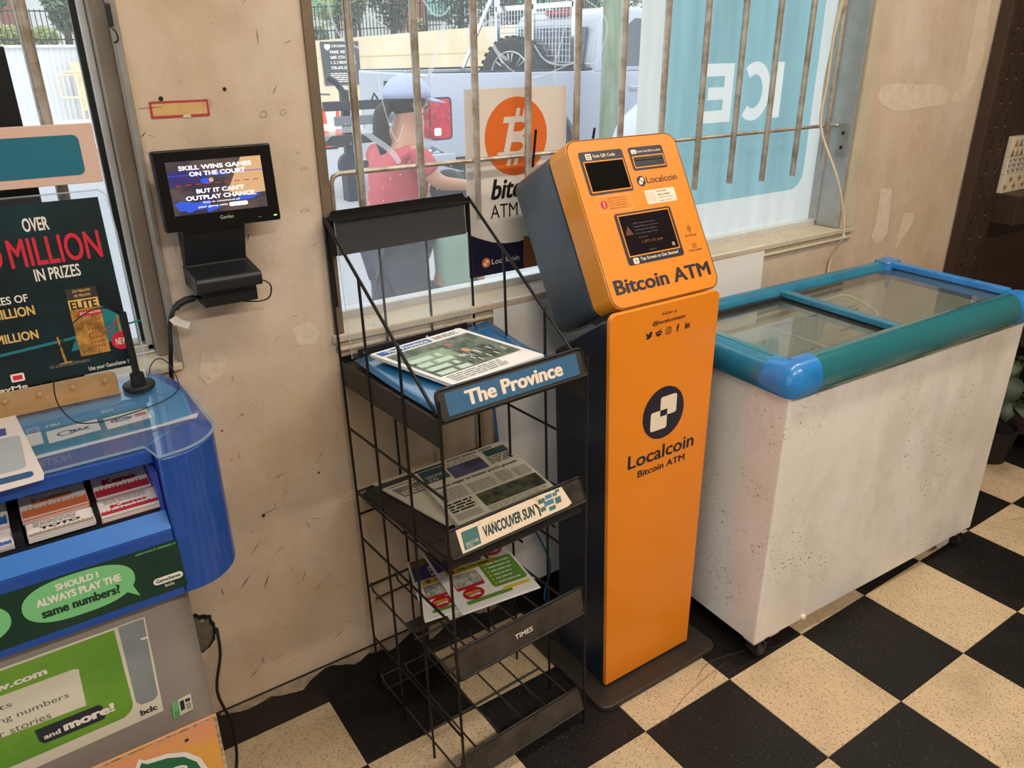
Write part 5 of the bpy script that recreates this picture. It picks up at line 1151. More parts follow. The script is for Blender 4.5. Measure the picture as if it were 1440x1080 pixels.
# patterned boxes on the shelf
M_bxw = mat('box_cream', (214, 200, 176), .6); M_bxg = mat('box_grey', (120, 114, 110), .6); M_bxo = mat('box_ochre', (178, 128, 52), .6); M_bxk = mat('box_black', (36, 30, 28), .6)
def pbox(label, z0, z1, kind):
    t = thing('patterned_box', label, 'box', (3.56, -.2, z0))
    G().box((3.322, -.068, z0), (3.78, -.032, z1)).build('box_body', M_bxw, t, bevel=.002)
    for q in (Pr((3.322, -.068, z0), (1, 0, 0), (0, 0, 1), lift=.0006),):
        W_ = .44 if q.U.x else .28; h_ = z1-z0; rn = random.Random(kind)
        for i in range(int(W_/.035)):
            x = .018+.035*i
            if kind == 0:
                q.poly([(x-.016, .004), (x+.014, .004), (x, h_*.48)], M_bxo if i % 2 else M_bxg, 0); q.poly([(x+.001, h_*.52), (x+.031, h_*.52), (x+.016, h_-.004)], M_bxg if i % 3 else M_bxo, 0)
            elif kind == 1:
                for s_ in (-1, 1): 
                    for m_ in (.2, .5, .8): q.poly([(x, h_*m_-.008), (x+s_*.010, h_*m_), (x+s_*.014, h_*m_+.012), (x+s_*.004, h_*m_+.006)], M_bxg if (i+s_) % 3 else M_bxk, 0)
            else:
                cy = h_*(.3+.4*(i % 2)); 
                for a in range(7): 
                    t_a = a*2*PI/7; q.poly([(x, cy), (x+.014*math.cos(t_a-.2), cy+.012*math.sin(t_a-.2)), (x+.016*math.cos(t_a), cy+.014*math.sin(t_a)), (x+.014*math.cos(t_a+.2), cy+.012*math.sin(t_a+.2))], M_bxo, 0)
                q.disc(x, cy+.001, .005, M_bxk, 1, n=12)
        q.build('pattern', t)
pbox('flower patterned box at the bottom of the stack on dark shelf', 1.0155, 1.085, 2)
pbox('grey leaf patterned box in the middle of the stack', 1.0855, 1.150, 1)
pbox('triangle patterned box on top of the stack on shelf', 1.1505, 1.225, 0)
# potted plant between freezer and shelving
pl_ = thing('potted_plant', 'broad leaved green plant in a dark pot right of freezer', 'plant', (3.18, -.32, 0))
G().lathe([(.06, 0), (.078, .12), (.082, .15), (.076, .15), (.07, .13), (.001, .13)], (3.18, -.32, 0), (0, 0, 1), 24).build('pot', mat('pot_dark', (24, 20, 18), .6), pl_, smooth=40)
M_leaf = mat('leaf_green', (44, 60, 34), .5, var=.35, scale=9)
rn = random.Random(11)
for k in range(26):
    a = rn.uniform(0, 2*PI); r0 = rn.uniform(.03, .20); h_ = rn.uniform(.24, .66); b_ = Vector((3.18, -.32, .15)); tip = Vector((3.18+r0*math.cos(a), -.32+r0*math.sin(a)*.8, h_))
    st_ = G().tube([b_, b_.lerp(tip, .5)+Vector((0, 0, .05)), tip], .003, 5, smooth=True).build('stem', M_leaf, pl_)
    L_ = rn.uniform(.09, .14); d = Vector((math.cos(a+rn.uniform(-.5, .5)), math.sin(a), -.5-rn.random()*.7)).normalized(); s_ = d.cross(Vector((0, 0, 1))).normalized(); nn = s_.cross(d)
    g = G(); row = [(0, .0), (.15, .32), (.4, .40), (.7, .26), (1, 0)]
    mid = [tip+d*L_*t_+nn*(.015*math.sin(PI*t_)) for t_, w_ in row]
    Lf = [m+s_*L_*w_-nn*.012 for m, (t_, w_) in zip(mid, row)]; Rt = [m-s_*L_*w_-nn*.012 for m, (t_, w_) in zip(mid, row)]
    g.v = mid+Lf+Rt; n = 5
    for i in range(4): g.f += [(i, i+1, n+i+1, n+i), (i+1, i, 2*n+i, 2*n+i+1)]; g.m += [0, 0]
    g.build('leaf', M_leaf, pl_, smooth=60)
# ceiling fixtures over the floor (outside the picture)
M_tube = mat('tube_white', (255, 246, 226), .3, emit=3.)
for i, (x, y) in enumerate(TUBES):
    f_ = thing('ceiling_light', ('fluorescent batten near the window, left one', 'fluorescent batten near the window, right one', 'fluorescent batten at room middle, left one', 'fluorescent batten at room middle, right one')[i], 'ceiling light', (x, y, 2.76))
    G().box((x-.76, y-.07, 2.79), (x+.76, y+.07, 2.8995)).build('housing', M_alu_l, f_, bevel=.004)
    for s_ in (-.035, .035): G().tube([(x-.74, y+s_, 2.772), (x+.74, y+s_, 2.772)], .013, 12).build('tube', M_tube, f_, smooth=60)

# ================================================================ outside
ZG = -.10
M_road = mat('asphalt', (176, 178, 184), .9, var=.3, scale=40, bump=.3, bscale=60); M_walk = mat('concrete_walk', (216, 214, 210), .85, var=.1, scale=3)
struct(G().box((-20, .13, ZG-.1), (60, 14.4, ZG)).build('street', M_road))
struct(G().box((-20, 14.4, ZG-.1), (60, 60, ZG+.03)).build('far_walk', M_walk))
struct(G().box((-20, 14.3, ZG), (60, 14.48, ZG+.05)).build('kerb_line', mat('kerb_yellow', (222, 184, 96), .8, var=.2, scale=8)))
M_beige = mat('wall_beige', (218, 206, 180), .85, rgb2=(202, 186, 154), scale=1.2, stretch=(1, 1, .3))
M_cor = mat('corrugated_white', (212, 214, 218), .6)
rw = struct(G().prism([(6, ZG), (30, ZG), (30, 2.75), (18, 2.28), (13.9, 2.04), (9.1, 1.71), (6, 1.66)], (0, 22, 0), (1, 0, 0), (0, 0, 1), .3).build('retaining_wall', M_beige))
G().prism([(6, 1.20), (30, 1.55), (30, 1.57), (6, 1.22)], (0, 21.99, 0), (1, 0, 0), (0, 0, 1), .01).build('wall_groove', mat('groove_beige', (196, 170, 120), .9), rw)
cg = G(); n = 0
for i in range(151):
    x = -3+.06*i; cg.v += [Vector((x, 22+(.018 if i % 2 else -.018), ZG)), Vector((x, 22+(.018 if i % 2 else -.018), 1.60))]
for i in range(150): cg.f.append((2*i, 2*i+2, 2*i+3, 2*i+1)); cg.m.append(0)
cw = struct(cg.build('corrugated_wall', M_cor)); G().box((-3, 21.93, 1.60), (6, 22.07, 1.66)).build('wall_cap', M_cor, cw)
struct(G().box((-6, 22.31, ZG), (34, 60, 1.55)).build('raised_ground', mat('soil_green', (120, 130, 96), .95, var=.4, scale=2)))
# banner
bn = thing('wall_banner', 'dark grey rental banner with white lettering on beige wall outside', 'banner', (9.8, 21.96, .52))
G().prism([(9.34, .50), (10.5, .50), (10.5, 1.70), (9.30, 1.69)], (0, 21.97, 0), (1, 0, 0), (0, 0, 1), .01).build('cloth', mat('banner_grey', (70, 74, 82), .6, var=.15, scale=3), bn)
q = Pr((9.30, 21.97, .50), (1, 0, 0), (0, 0, 1), lift=.004, step=.002)
q.poly([(.12, 1.12), (.30, 1.12), (.30, 1.02), (.21, .95), (.12, 1.02)], M_pw, 0); q.text('CROSSROADS', .34, 1.04, .7, .07, M_pw, 0, bold=.03)
for i, (t_, w_) in enumerate((('PARK VISTA', .62), ('5605 12TH STREET', .8), ('1, 2, 3 BEDROOMS', .8), ('778-475-3943', .62))): q.text(t_, .28, .87-.145*i, w_, .085, M_pw, 0, bold=.04)
for i in range(5): q.lines(.24, .08+.055*i, 1.0, .125+.055*i, 1, M_pw, 0, rag=.1, fill=.6)
q.build('lettering', bn)
# fence on the wall
M_fe = mat('fence_black', (44, 46, 50), .6)
def fence(label, x0, x1, z0, z1, y):
    t = thing('picket_fence', label, 'fence', ((x0+x1)/2, y, min(z0, z1)))
    zz = lambda x: z0+(z1-z0)*(x-x0)/(x1-x0)
    g = G(); x = x0
    while x < x1: g.box((x-.011, y-.011, 1.54), (x+.011, y+.011, zz(x)+.80)); x += .115
    g.build('pickets', M_fe, t, kind='stuff')
    for dz in (.12, .76): G().tube([(x0, y, z0+dz), (x1, y, z1+dz)], .018, 6).build('rail', M_fe, t)
    x = x0
    while x <= x1+.01: G().box((x-.03, y-.03, 1.54), (x+.03, y+.03, zz(x)+.84)).build('post', M_fe, t); x += (x1-x0)/round((x1-x0)/2.4)
fence('black picket fence above the white corrugated wall', -2, 5.8, 1.66, 1.66, 22.45)
fence('black picket fence above the beige wall behind the truck', 6.2, 20, 1.70, 2.36, 22.45)
# green growth
def leaves(c, r, n, size, m, seed):
    rn = random.Random(seed); g = G(); c = V(c)
    for _ in range(n):
        d = Vector((rn.gauss(0, 1), rn.gauss(0, 1), rn.gauss(0, 1))).normalized()*rn.uniform(.45, 1.0)**.6
        p = c+Vector((d.x*r[0], d.y*r[1], d.z*r[2])); a = Vector((rn.gauss(0, 1), rn.gauss(0, 1), rn.gauss(0, 1))).normalized(); b = a.orthogonal().normalized(); s = size*rn.uniform(.6, 1.4)
        g.add([p-a*s, p-b*s*.5, p+a*s, p+b*s*.5], [(0, 1, 2, 3)])
    return g
M_l1 = mat('foliage_mid', (140, 164, 130), .8, rgb2=(88, 112, 84), scale=3); M_l2 = mat('foliage_yellow', (206, 212, 140), .8, rgb2=(150, 166, 96), scale=4); M_l3 = mat('foliage_dark', (112, 136, 114), .8, rgb2=(66, 86, 70), scale=3); M_trk = mat('bark', (112, 92, 74), .9)
def bush(label, x, y, z, r, m, seed, n=700):
    t = thing('bush', label, 'bush', (x, y, 1.55)); leaves((x, y, z), (r, r*.8, r*.75), n, .05, m, seed).build('foliage', m, t)
    for k in range(3): G().tube([(x, y, 1.55), (x+(k-1)*r*.3, y, z)], .012, 5).build('stem', M_trk, t)
def tree(label, x, y, z0, h, r, m, seed, n=2600):
    t = thing('tree', label, 'tree', (x, y, z0)); G().tube([(x, y, z0), (x+.05, y, z0+h*.6)], .09, 8).build('trunk', M_trk, t)
    leaves((x, y, z0+h*.58), (r, r*.5, h*.48), n, .085, m, seed).build('crown', m, t)
bush('yellow green bush above the corrugated wall at far left', 1.68, 23.0, 1.85, .36, M_l2, 1); bush('yellow green bush beside the slim tree above corrugated wall', 2.42, 23.0, 1.85, .34, M_l2, 2); bush('light green bush right of the slim tree above corrugated wall', 3.55, 22.8, 1.78, .28, M_l2, 3)
tree('slim grey green tree seen in the left window', 2.95, 23.1, 1.55, 3.2, .50, M_l1, 4, 3200)
tree('dark tree at the left edge behind the fence', 1.3, 25, 1.55, 4.4, .8, M_l3, 15, 2600)
bush('low green bush at foot of the left fence above beige wall', 9.6, 22.9, 1.85, .38, M_l1, 5)
bush('green grass tuft on beige wall right of the fence posts', 13.1, 22.9, 2.15, .30, M_l2, 16)
tree('slim dark green tree just inside the large window', 10.9, 23.2, 1.55, 4.0, .62, M_l1, 6, 3600)
tree('dark bushy tree behind the fence near middle of window', 13.0, 24.6, 1.55, 4.4, 1.1, M_l3, 7, 3600)
tree('grey green tree behind the white building wall', 12.0, 27, 1.55, 5.0, 1.6, M_l2, 8, 2600)
tree('dark tree above the end of the picket fence', 15.4, 24.2, 1.55, 4.6, 1.3, M_l3, 9, 3600)
tree('wide dark green tree above the truck bed', 18.2, 25, 1.55, 4.8, 1.7, M_l3, 10, 4200)
tree('wide green tree above the truck rack', 21.8, 25.5, 1.55, 5.0, 2.0, M_l1, 12, 4200)
tree('green tree above the truck cab roof', 26.2, 26, 1.55, 5.2, 2.3, M_l3, 13, 4200)
# buildings behind
bd = thing('apartment_house', 'pale house with teal and reddish panels behind the trees', 'building', (14, 33, 1.5))
G().box((8, 32, 1.5), (32, 36, 8)).build('wall', mat('house_white', (226, 230, 232), .8), bd)
for i, (x0_, x1_) in enumerate(((12.2, 14.0), (18.2, 19.6), (23, 25))): G().box((x0_, 31.9, 2.8), (x1_, 32.02, 6)).build('panel', mat('house_teal', (140, 196, 190), .6), bd, label='teal panel')
for i in range(5): G().box((16.6+.35*i, 31.85, 2.2), (16.85+.35*i, 32.01, 6)).build('slat', mat('house_rust', (176, 112, 84), .8), bd, label='reddish brown slat')
for i in range(5): G().box((9+4.5*i, 31.95, 2.6), (10.2+4.5*i, 32.01, 3.8)).build('window', mat('house_window', (96, 110, 120), .2), bd)
b2_ = thing('brick_house', 'pale house with a red brick pier behind left window trees', 'building', (2, 30, 1.5))
G().box((-6, 29, 1.5), (6, 33, 7)).build('wall', mat('house_pale', (222, 226, 230), .8), b2_)
G().box((1.9, 28.8, 1.5), (2.35, 29.02, 7)).build('brick_pier', mat('brick_red', (168, 110, 90), .8, var=.3, scale=8), b2_)
# tan gate panel and rail on the far walk
gp = thing('gate_panel', 'tan metal panel leaning before the white corrugated wall', 'gate', (3.2, 21.8, ZG+.03))
G().prism([(2.78, .13), (3.9, .13), (3.9, 1.28), (2.70, 1.27)], (0, 21.75, 0), (1, 0, 0), (0, 0, 1), .03).build('panel', mat('gate_tan', (226, 212, 176), .6), gp)
G().tube([(2.9, 21.76, ZG+.03), (2.9, 21.76, .14)], .03, 8).build('post', M_cor, gp)
rl = thing('guard_rail', 'cream looped tube rail beside the tan panel', 'rail', (2.5, 21.6, ZG+.03))
M_rail = mat('rail_cream', (228, 216, 186), .5)
G().tube([(2.80, 21.6, .98), (2.40, 21.6, .98), (2.35, 21.6, .93), (2.35, 21.6, .50), (2.40, 21.6, .45), (2.85, 21.6, .45)], .03, 8).build('loop', M_rail, rl, smooth=60)
G().tube([(2.50, 21.58, 1.05), (3.3, 21.58, 1.05)], .03, 8).build('top_tube', M_rail, rl, smooth=60)
G().tube([(2.75, 21.6, ZG+.03), (2.75, 21.6, .98)], .03, 8).build('leg', M_rail, rl)
# orange cones
for i, (x, y) in enumerate(((5.38, 12.2), (5.72, 12.4))):
    cn = thing('traffic_cone', ('slim orange cone at the road edge, left one', 'slim orange cone at the road edge, right one')[i], 'cone', (x, y, ZG))
    M_cn = mat('cone_orange', (230, 84, 50), .5)
    G().box((x-.15, y-.15, ZG), (x+.15, y+.15, ZG+.03)).build('cone_base', M_gasket, cn); G().lathe([(.09, .03), (.05, .4), (.025, .68), (.02, .7)], (x, y, ZG), (0, 0, 1), 16).build('cone_body', M_cn, cn, smooth=40); G().lathe([(.066, .30), (.055, .42)], (x, y, ZG), (0, 0, 1), 16).build('stripe', M_pw, cn, smooth=40)
# pickup truck
M_tr = mat('truck_silver', (186, 192, 204), .3, .25, coat=.6); M_trk2 = mat('truck_dark_plastic', (40, 42, 46), .6); M_tg_ = mat('car_glass', (70, 84, 98), .08, spec=.8); M_chr = mat('chrome', (214, 218, 222), .15, .9); M_ty = mat('tyre', (52, 54, 58), .85, bump=.3); M_rim = mat('rim_alloy', (206, 208, 212), .3, .6)  # dark plastic is the plain colour of handle, caps and bed floor
tk = thing('pickup_truck', 'silver pickup truck parked outside with rack and spare wheel in bed', 'truck', (7.5, 7.45, ZG))
XR, YN, YF = 4.40, 6.5, 8.42
def arch(cx, cz, r, n=12): return [(cx+r*math.cos(PI-PI*i/n), cz+r*math.sin(PI-PI*i/n)) for i in range(n+1)]
zb = .38
def side_pts(top): return [(XR, zb+.14), (XR+.25, zb)]+[p for p in arch(6.0, .33, .50) if p[1] >= .30]+[(8.9, zb)]+[p for p in arch(9.5, .33, .50)]+[(10.15, zb), (10.35, .55), (10.4, 1.0)]+top
lower = [(XR, zb+.14), (XR+.25, zb)]+arch(6.0, zb, .47)+arch(9.5, zb, .47)+[(10.3, zb), (10.4, .6), (10.38, 1.02), (10.1, 1.14), (8.95, 1.24), (6.72, 1.24), (6.72, 1.26), (XR+.02, 1.285)]
G().prism(lower, (0, YN, 0), (1, 0, 0), (0, 0, 1), .09).build('near_side', M_tr, tk, smooth=30, bevel=.02, seg=3)
G().prism(lower, (0, YF-.09, 0), (1, 0, 0), (0, 0, 1), .09).build('far_side', M_tr, tk, smooth=30, bevel=.02, seg=3)
G().box((XR+.01, YN+.08, .45), (XR+.09, YF-.08, 1.275)).build('tailgate', M_tr, tk, bevel=.02, seg=3)
G().box((XR-.002, 7.28, 1.10), (XR+.02, 7.66, 1.18)).build('tailgate_handle', M_trk2, tk, bevel=.004)
G().box((XR+.09, YN+.08, .66), (6.70, YF-.08, .72)).build('bed_floor', M_trk2, tk)
G().box((6.72, YN+.05, .45), (8.95, YF-.05, 1.22)).build('cab_core', M_tr, tk); G().box((8.95, YN+.05, .7), (10.34, YF-.05, 1.15)).build('engine_bay', M_tr, tk, bevel=.03)
for y in (YN+.01, YF-.08): G().box((XR+.05, y, 1.272), (6.70, y+.07, 1.295)).build('rail_cap', M_trk2, tk, bevel=.004)
cabp = [(6.72, 1.22), (6.80, 1.78), (6.90, 1.93), (7.15, 1.99), (8.30, 1.97), (8.55, 1.90), (9.20, 1.24)]
G().prism(cabp, (0, YN+.07, 0), (1, 0, 0), (0, 0, 1), YF-YN-.14).build('cab', M_tr, tk, smooth=30, bevel=.05, seg=3)
G().prism([(7.27, 1.30), (7.95, 1.30), (7.95, 1.85), (7.42, 1.86), (7.30, 1.78)], (0, YN+.062, 0), (1, 0, 0), (0, 0, 1), .012).build('side_window', M_tg_, tk)
G().prism([(8.02, 1.30), (8.98, 1.30), (8.45, 1.84), (8.02, 1.85)], (0, YN+.062, 0), (1, 0, 0), (0, 0, 1), .012).build('side_window', M_tg_, tk)
G().obox((6.728, YN+.22, 1.32), (0, YF-YN-.44, 0), (.055, 0, .44), (-.02, 0, .002)).build('rear_window', M_tg_, tk)
for x in (7.15, 7.98): G().box((x, YN-.001, .46), (x+.010, YN+.004, 1.26)).build('door_seam', M_trk2, tk)
G().box((7.32, YN-.03, 1.02), (7.50, YN, 1.06)).build('door_handle', M_chr, tk, bevel=.006)
# tail lamp
tl = G().prism(rrect(XR-.01, .60, XR+.24, 1.02, .04, 4), (0, YN-.012, 0), (1, 0, 0), (0, 0, 1), .02).build('tail_lamp', mat('lamp_red', (214, 24, 40), .25, coat=.6, rgb2=(150, 14, 28), scale=22, lo=.4, hi=.6), tk, bevel=.004)
G().box((XR-.018, YN-.005, .60), (XR, YN+.16, 1.02)).build('rear_lens', MATS['lamp_red'], tl, bevel=.004)
G().prism(rrect(XR+.01, .635, XR+.10, .72, .02, 4), (0, YN-.033, 0), (1, 0, 0), (0, 0, 1), .003).build('reverse_lens', mat('lamp_white', (232, 232, 236), .2), tl)
G().prism(rrect(XR-.03, .585, XR+.262, 1.04, .05, 4), (0, YN-.003, 0), (1, 0, 0), (0, 0, 1), .006).build('lamp_surround', M_trk2, tl)
G().box((XR-.20, YN+.02, .26), (XR+.02, YF-.02, .50)).build('bumper', M_chr, tk, bevel=.03, seg=3)
G().box((XR-.17, YN-.004, .30), (XR+.3, YN+.08, .44)).build('bumper_end', M_tr, tk, bevel=.02)
def wheel(nm, c, ax, R_, w_, par, treads=0):
    c = V(c); ax = V(ax).normalized()
    p = G().lathe([(R_*.62, -w_/2), (R_*.9, -w_/2), (R_*.985, -w_*.36), (R_, -w_*.2), (R_, w_*.2), (R_*.985, w_*.36), (R_*.9, w_/2), (R_*.62, w_/2)], c, ax, 40, caps=False).build(nm, M_ty, par, smooth=40)
    if treads:
        g = G(); U_ = ax.orthogonal().normalized(); W_ = ax.cross(U_)
        for i in range(treads):
            a = 2*PI*i/treads; 
            for off in (-.3, .02, .3):
                a2 = a+(PI/treads if off == .02 else 0); d = U_*math.cos(a2)+W_*math.sin(a2); tng = ax.cross(d)
                g.obox(c+d*(R_-.004)+ax*(w_*(off-.13))-tng*.022, tng*.044, ax*w_*.26, d*.016)
        g.build('tread', M_ty, p, kind='stuff')
    G().lathe([(R_*.60, -w_*.46), (R_*.64, -w_*.50), (R_*.60, -w_*.42), (R_*.56, -w_*.2), (R_*.2, -w_*.16), (.001, -w_*.16)][::-1], c, ax, 36).build('rim', M_trk2, p, smooth=40)
    U_ = ax.orthogonal().normalized(); W_ = ax.cross(U_); g = G()
    ring = [c-ax*w_*.47+(U_*math.cos(a)+W_*math.sin(a))*R_*.6 for a in [2*PI*i/36 for i in range(36)]]; g.tube(ring, R_*.03, 6, closed=True); g.build('rim_edge', M_rim, p, smooth=60)
    for i in range(8):
        a = 2*PI*i/8
        for da in (-.13, .13):
            g = G(); d0 = U_*math.cos(a)+W_*math.sin(a); d1 = U_*math.cos(a+da)+W_*math.sin(a+da)
            g.tube([c-ax*w_*.40+d0*R_*.12, c-ax*w_*.44+d1*R_*.59], R_*.032, 5)
            g.build('spoke', M_rim, p)
    G().lathe([(R_*.14, -w_*.42), (R_*.12, -w_*.46), (.001, -w_*.46)], c, ax, 16).build('hub', M_rim, p)
    return p
for x in (6.0, 9.5): wheel('wheel', (x, YN+.13, ZG+.39), (0, 1, 0), .39, .26, tk); wheel('wheel', (x, YF-.13, ZG+.39), (0, -1, 0), .39, .26, tk)
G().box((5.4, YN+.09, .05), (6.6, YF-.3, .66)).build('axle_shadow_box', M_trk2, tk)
# rack frame with wire mesh behind the cab
XB = 6.45
for y in (YN+.10, 7.45, YF-.12): G().box((XB, y-.03, 1.28), (XB+.05, y+.03, 2.35)).build('rack_post', M_chr, tk)
for z in (1.30, 1.98, 2.30): G().box((XB, YN+.10, z), (XB+.05, YF-.12, z+.06)).build('rack_crossbar', M_chr, tk)
G().tube([(XB+.02, YF-.12, 2.3), (5.9, YF-.12, 1.28)], .03, 8).build('rack_brace', M_chr, tk); G().tube([(XB+.02, YN+.1, 2.3), (XB+.3, YN+.1, 2.32)], .03, 8).build('rack_brace', M_chr, tk)
g = G(); y = YN+.12
while y < YF-.12: g.tube([(XB+.025, y, 1.3), (XB+.025, y, 2.0)], .005, 4); y += .07
z = 1.36
while z < 2.0: g.tube([(XB+.025, YN+.1, z), (XB+.025, YF-.12, z)], .005, 4); z += .07
g.build('rack_mesh', M_chr, tk, kind='stuff')
G().box((6.84, 7.2, 1.91), (6.92, 7.7, 1.98)).build('brake_light', MATS['lamp_red'], tk, bevel=.008)
G().box((6.35, YN+.12, 1.26), (6.68, YN+.5, 1.34)).build('bed_box', M_trk2, tk)
# spare wheel leaning in the bed
sw = thing('spare_wheel', 'large knobbly spare wheel leaning in the truck bed', 'wheel', (5.75, 7.1, .72))
wheel('tyre', (5.98, 7.15, 1.21), (.90, .42, -.10), .44, .30, sw, 30)
# bicycle carrier on the hitch
M_cr_ = mat('carrier_black', (48, 52, 58), .45, .3); M_crg = mat('carrier_grey', (120, 126, 134), .4, .4)
bc_ = thing('bike_carrier', 'dark folded bicycle carrier on the hitch behind the truck', 'bike rack', (3.75, 7.2, .2))
G().box((3.64, 7.16, .30), (3.73, 7.25, 1.12)).build('mast', M_cr_, bc_, bevel=.01)
G().tube([(3.69, 7.2, 1.08), (3.60, 7.2, 1.20), (3.50, 7.2, 1.26)], .035, 8).build('grip_arm', M_cr_, bc_, smooth=50)
G().tube([(3.50, 7.16, 1.08), (3.35, 7.16, 1.09), (3.2, 7.16, 1.08)], .012, 6).build('lever', M_crg, bc_)
for z, x0_, x1_ in ((.96, 3.38, 4.42), (.60, 3.30, 4.50), (.80, 3.5, 4.30)): 
    G().box((x0_, 7.06, z-.05), (x1_, 7.12, z+.05)).build('tray', M_cr_ if z != .80 else M_crg, bc_, bevel=.01); 
for z in (.96, .60):
    for x in (3.95, 4.12, 4.26): G().tube([(x, 7.05, z+.05), (x+.02, 7.03, z+.12), (x+.07, 7.05, z+.06)], .014, 6).build('strap_buckle', M_cr_, bc_)
G().lathe([(.13, -.05), (.15, -.03), (.15, .03), (.13, .05)], (3.69, 7.2, .30), (0, 1, 0), 24).build('pivot_disc', M_cr_, bc_, smooth=40)
G().box((3.66, 7.17, .26), (4.45, 7.23, .34)).build('hitch_bar', M_cr_, bc_)
G().box((3.60, 7.12, ZG), (3.78, 7.28, .20)).build('foot', M_cr_, bc_)
# second car, mostly hidden
c2 = thing('parked_car', 'bluish white parked car mostly hidden behind the pale sign', 'car', (7, 4.4, ZG))
M_c2 = mat('car_white', (186, 196, 220), .3, coat=.5)
prof = [(4.96, .25), (5.25, .12)]+arch(5.75, .12, .34, 8)+arch(8.3, .12, .34, 8)+[(9.0, .15), (9.1, .6), (9.0, .95), (8.6, 1.0), (8.0, 1.42), (6.9, 1.45), (6.2, 1.12), (5.3, 1.02), (5.05, .85), (4.93, .6)]
G().prism([(x+.55, z) for x, z in prof], (0, 3.2, 0), (1, 0, 0), (0, 0, 1), 1.6).build('body', M_c2, c2, smooth=40, bevel=.08, seg=4)
G().prism([(6.9, 1.08), (8.45, 1.05), (8.4, 1.36), (7.5, 1.38)], (0, 3.195, 0), (1, 0, 0), (0, 0, 1), .004).build('side_window', M_tg_, c2)
for x in (6.3, 8.85):
    for y in (3.34, 4.66): wheel('wheel', (x, y, ZG+.31), (0, 1 if y < 4 else -1, 0), .31, .2, c2)
# pole
up__ = thing('utility_pole', 'weathered greenish wooden utility pole beside the silver truck', 'pole', (6.42, 5.85, ZG))
G().tube([(6.42, 5.85, ZG), (6.42, 5.85, 7)], .105, 20).build('shaft', mat('pole_wood', (150, 166, 140), .9, rgb2=(110, 124, 100), scale=9, stretch=(1, 1, .15), bump=.4), up__, smooth=60)

# ================================================================ people outside
M_skin = mat('skin', (196, 150, 126), .55); M_hair = mat('hair_black', (34, 30, 34), .6); M_shirt = mat('shirt_red', (204, 96, 104), .85, var=.15, scale=7, bump=.2, bscale=12); M_pant = mat('trousers_navy', (44, 54, 78), .85, var=.15, scale=9); M_cap = mat('cap_blue', (176, 190, 228), .75, var=.1, scale=12); M_mint = mat('shirt_mint', (160, 198, 178), .85, var=.15, scale=7, bump=.2, bscale=12); M_shoe = mat('shoe_grey', (120, 120, 124), .7)
def skin(name, pts, edges, radii, m, parent, root=0, sub=2):
    inv = wm(parent).inverted(); me = bpy.data.meshes.new(name); me.from_pydata([tuple(inv @ V(p)) for p in pts], edges, []); me.materials.append(m)
    o = bpy.data.objects.new(name, me); COL.objects.link(o); o.parent = parent
    md = o.modifiers.new('skin', 'SKIN'); md.use_smooth_shade = True
    for i, r in enumerate(radii):
        sv_ = me.skin_vertices[0].data[i]; sv_.radius = r if isinstance(r, tuple) else (r, r); sv_.use_root = (i == root)
    sb = o.modifiers.new('sub', 'SUBSURF'); sb.levels = sub; sb.render_levels = sub
    return o
def hand_pts(pts, edges, radii, wrist, idx, d, side, s=1.):
    """palm and five fingers from the wrist vertex"""
    d = V(d).normalized(); side = V(side).normalized(); dn = d.cross(side)
    palm = wrist+d*.045*s; pts.append(palm); radii.append((.026*s, .016*s)); pi0 = len(pts)-1; edges.append((idx, pi0))
    for k, (off, ln) in enumerate(((-.030, .062), (-.010, .074), (.010, .070), (.029, .056))):
        a = palm+d*.035*s+side*off*s; b = a+d*ln*.5*s+dn*-.006*s; c = b+d*ln*.45*s+dn*-.014*s
        for p_, r_ in ((a, .009), (b, .0085), (c, .007)): pts.append(p_); radii.append(r_*s)
        m_ = len(pts); edges += [(pi0, m_-3), (m_-3, m_-2), (m_-2, m_-1)]
    a = palm-side*.034*s-d*.01*s; b = a-side*.016*s+d*.034*s; pts.append(a); radii.append(.0105*s); pts.append(b); radii.append(.009*s); m_ = len(pts); edges += [(pi0, m_-2), (m_-2, m_-1)]
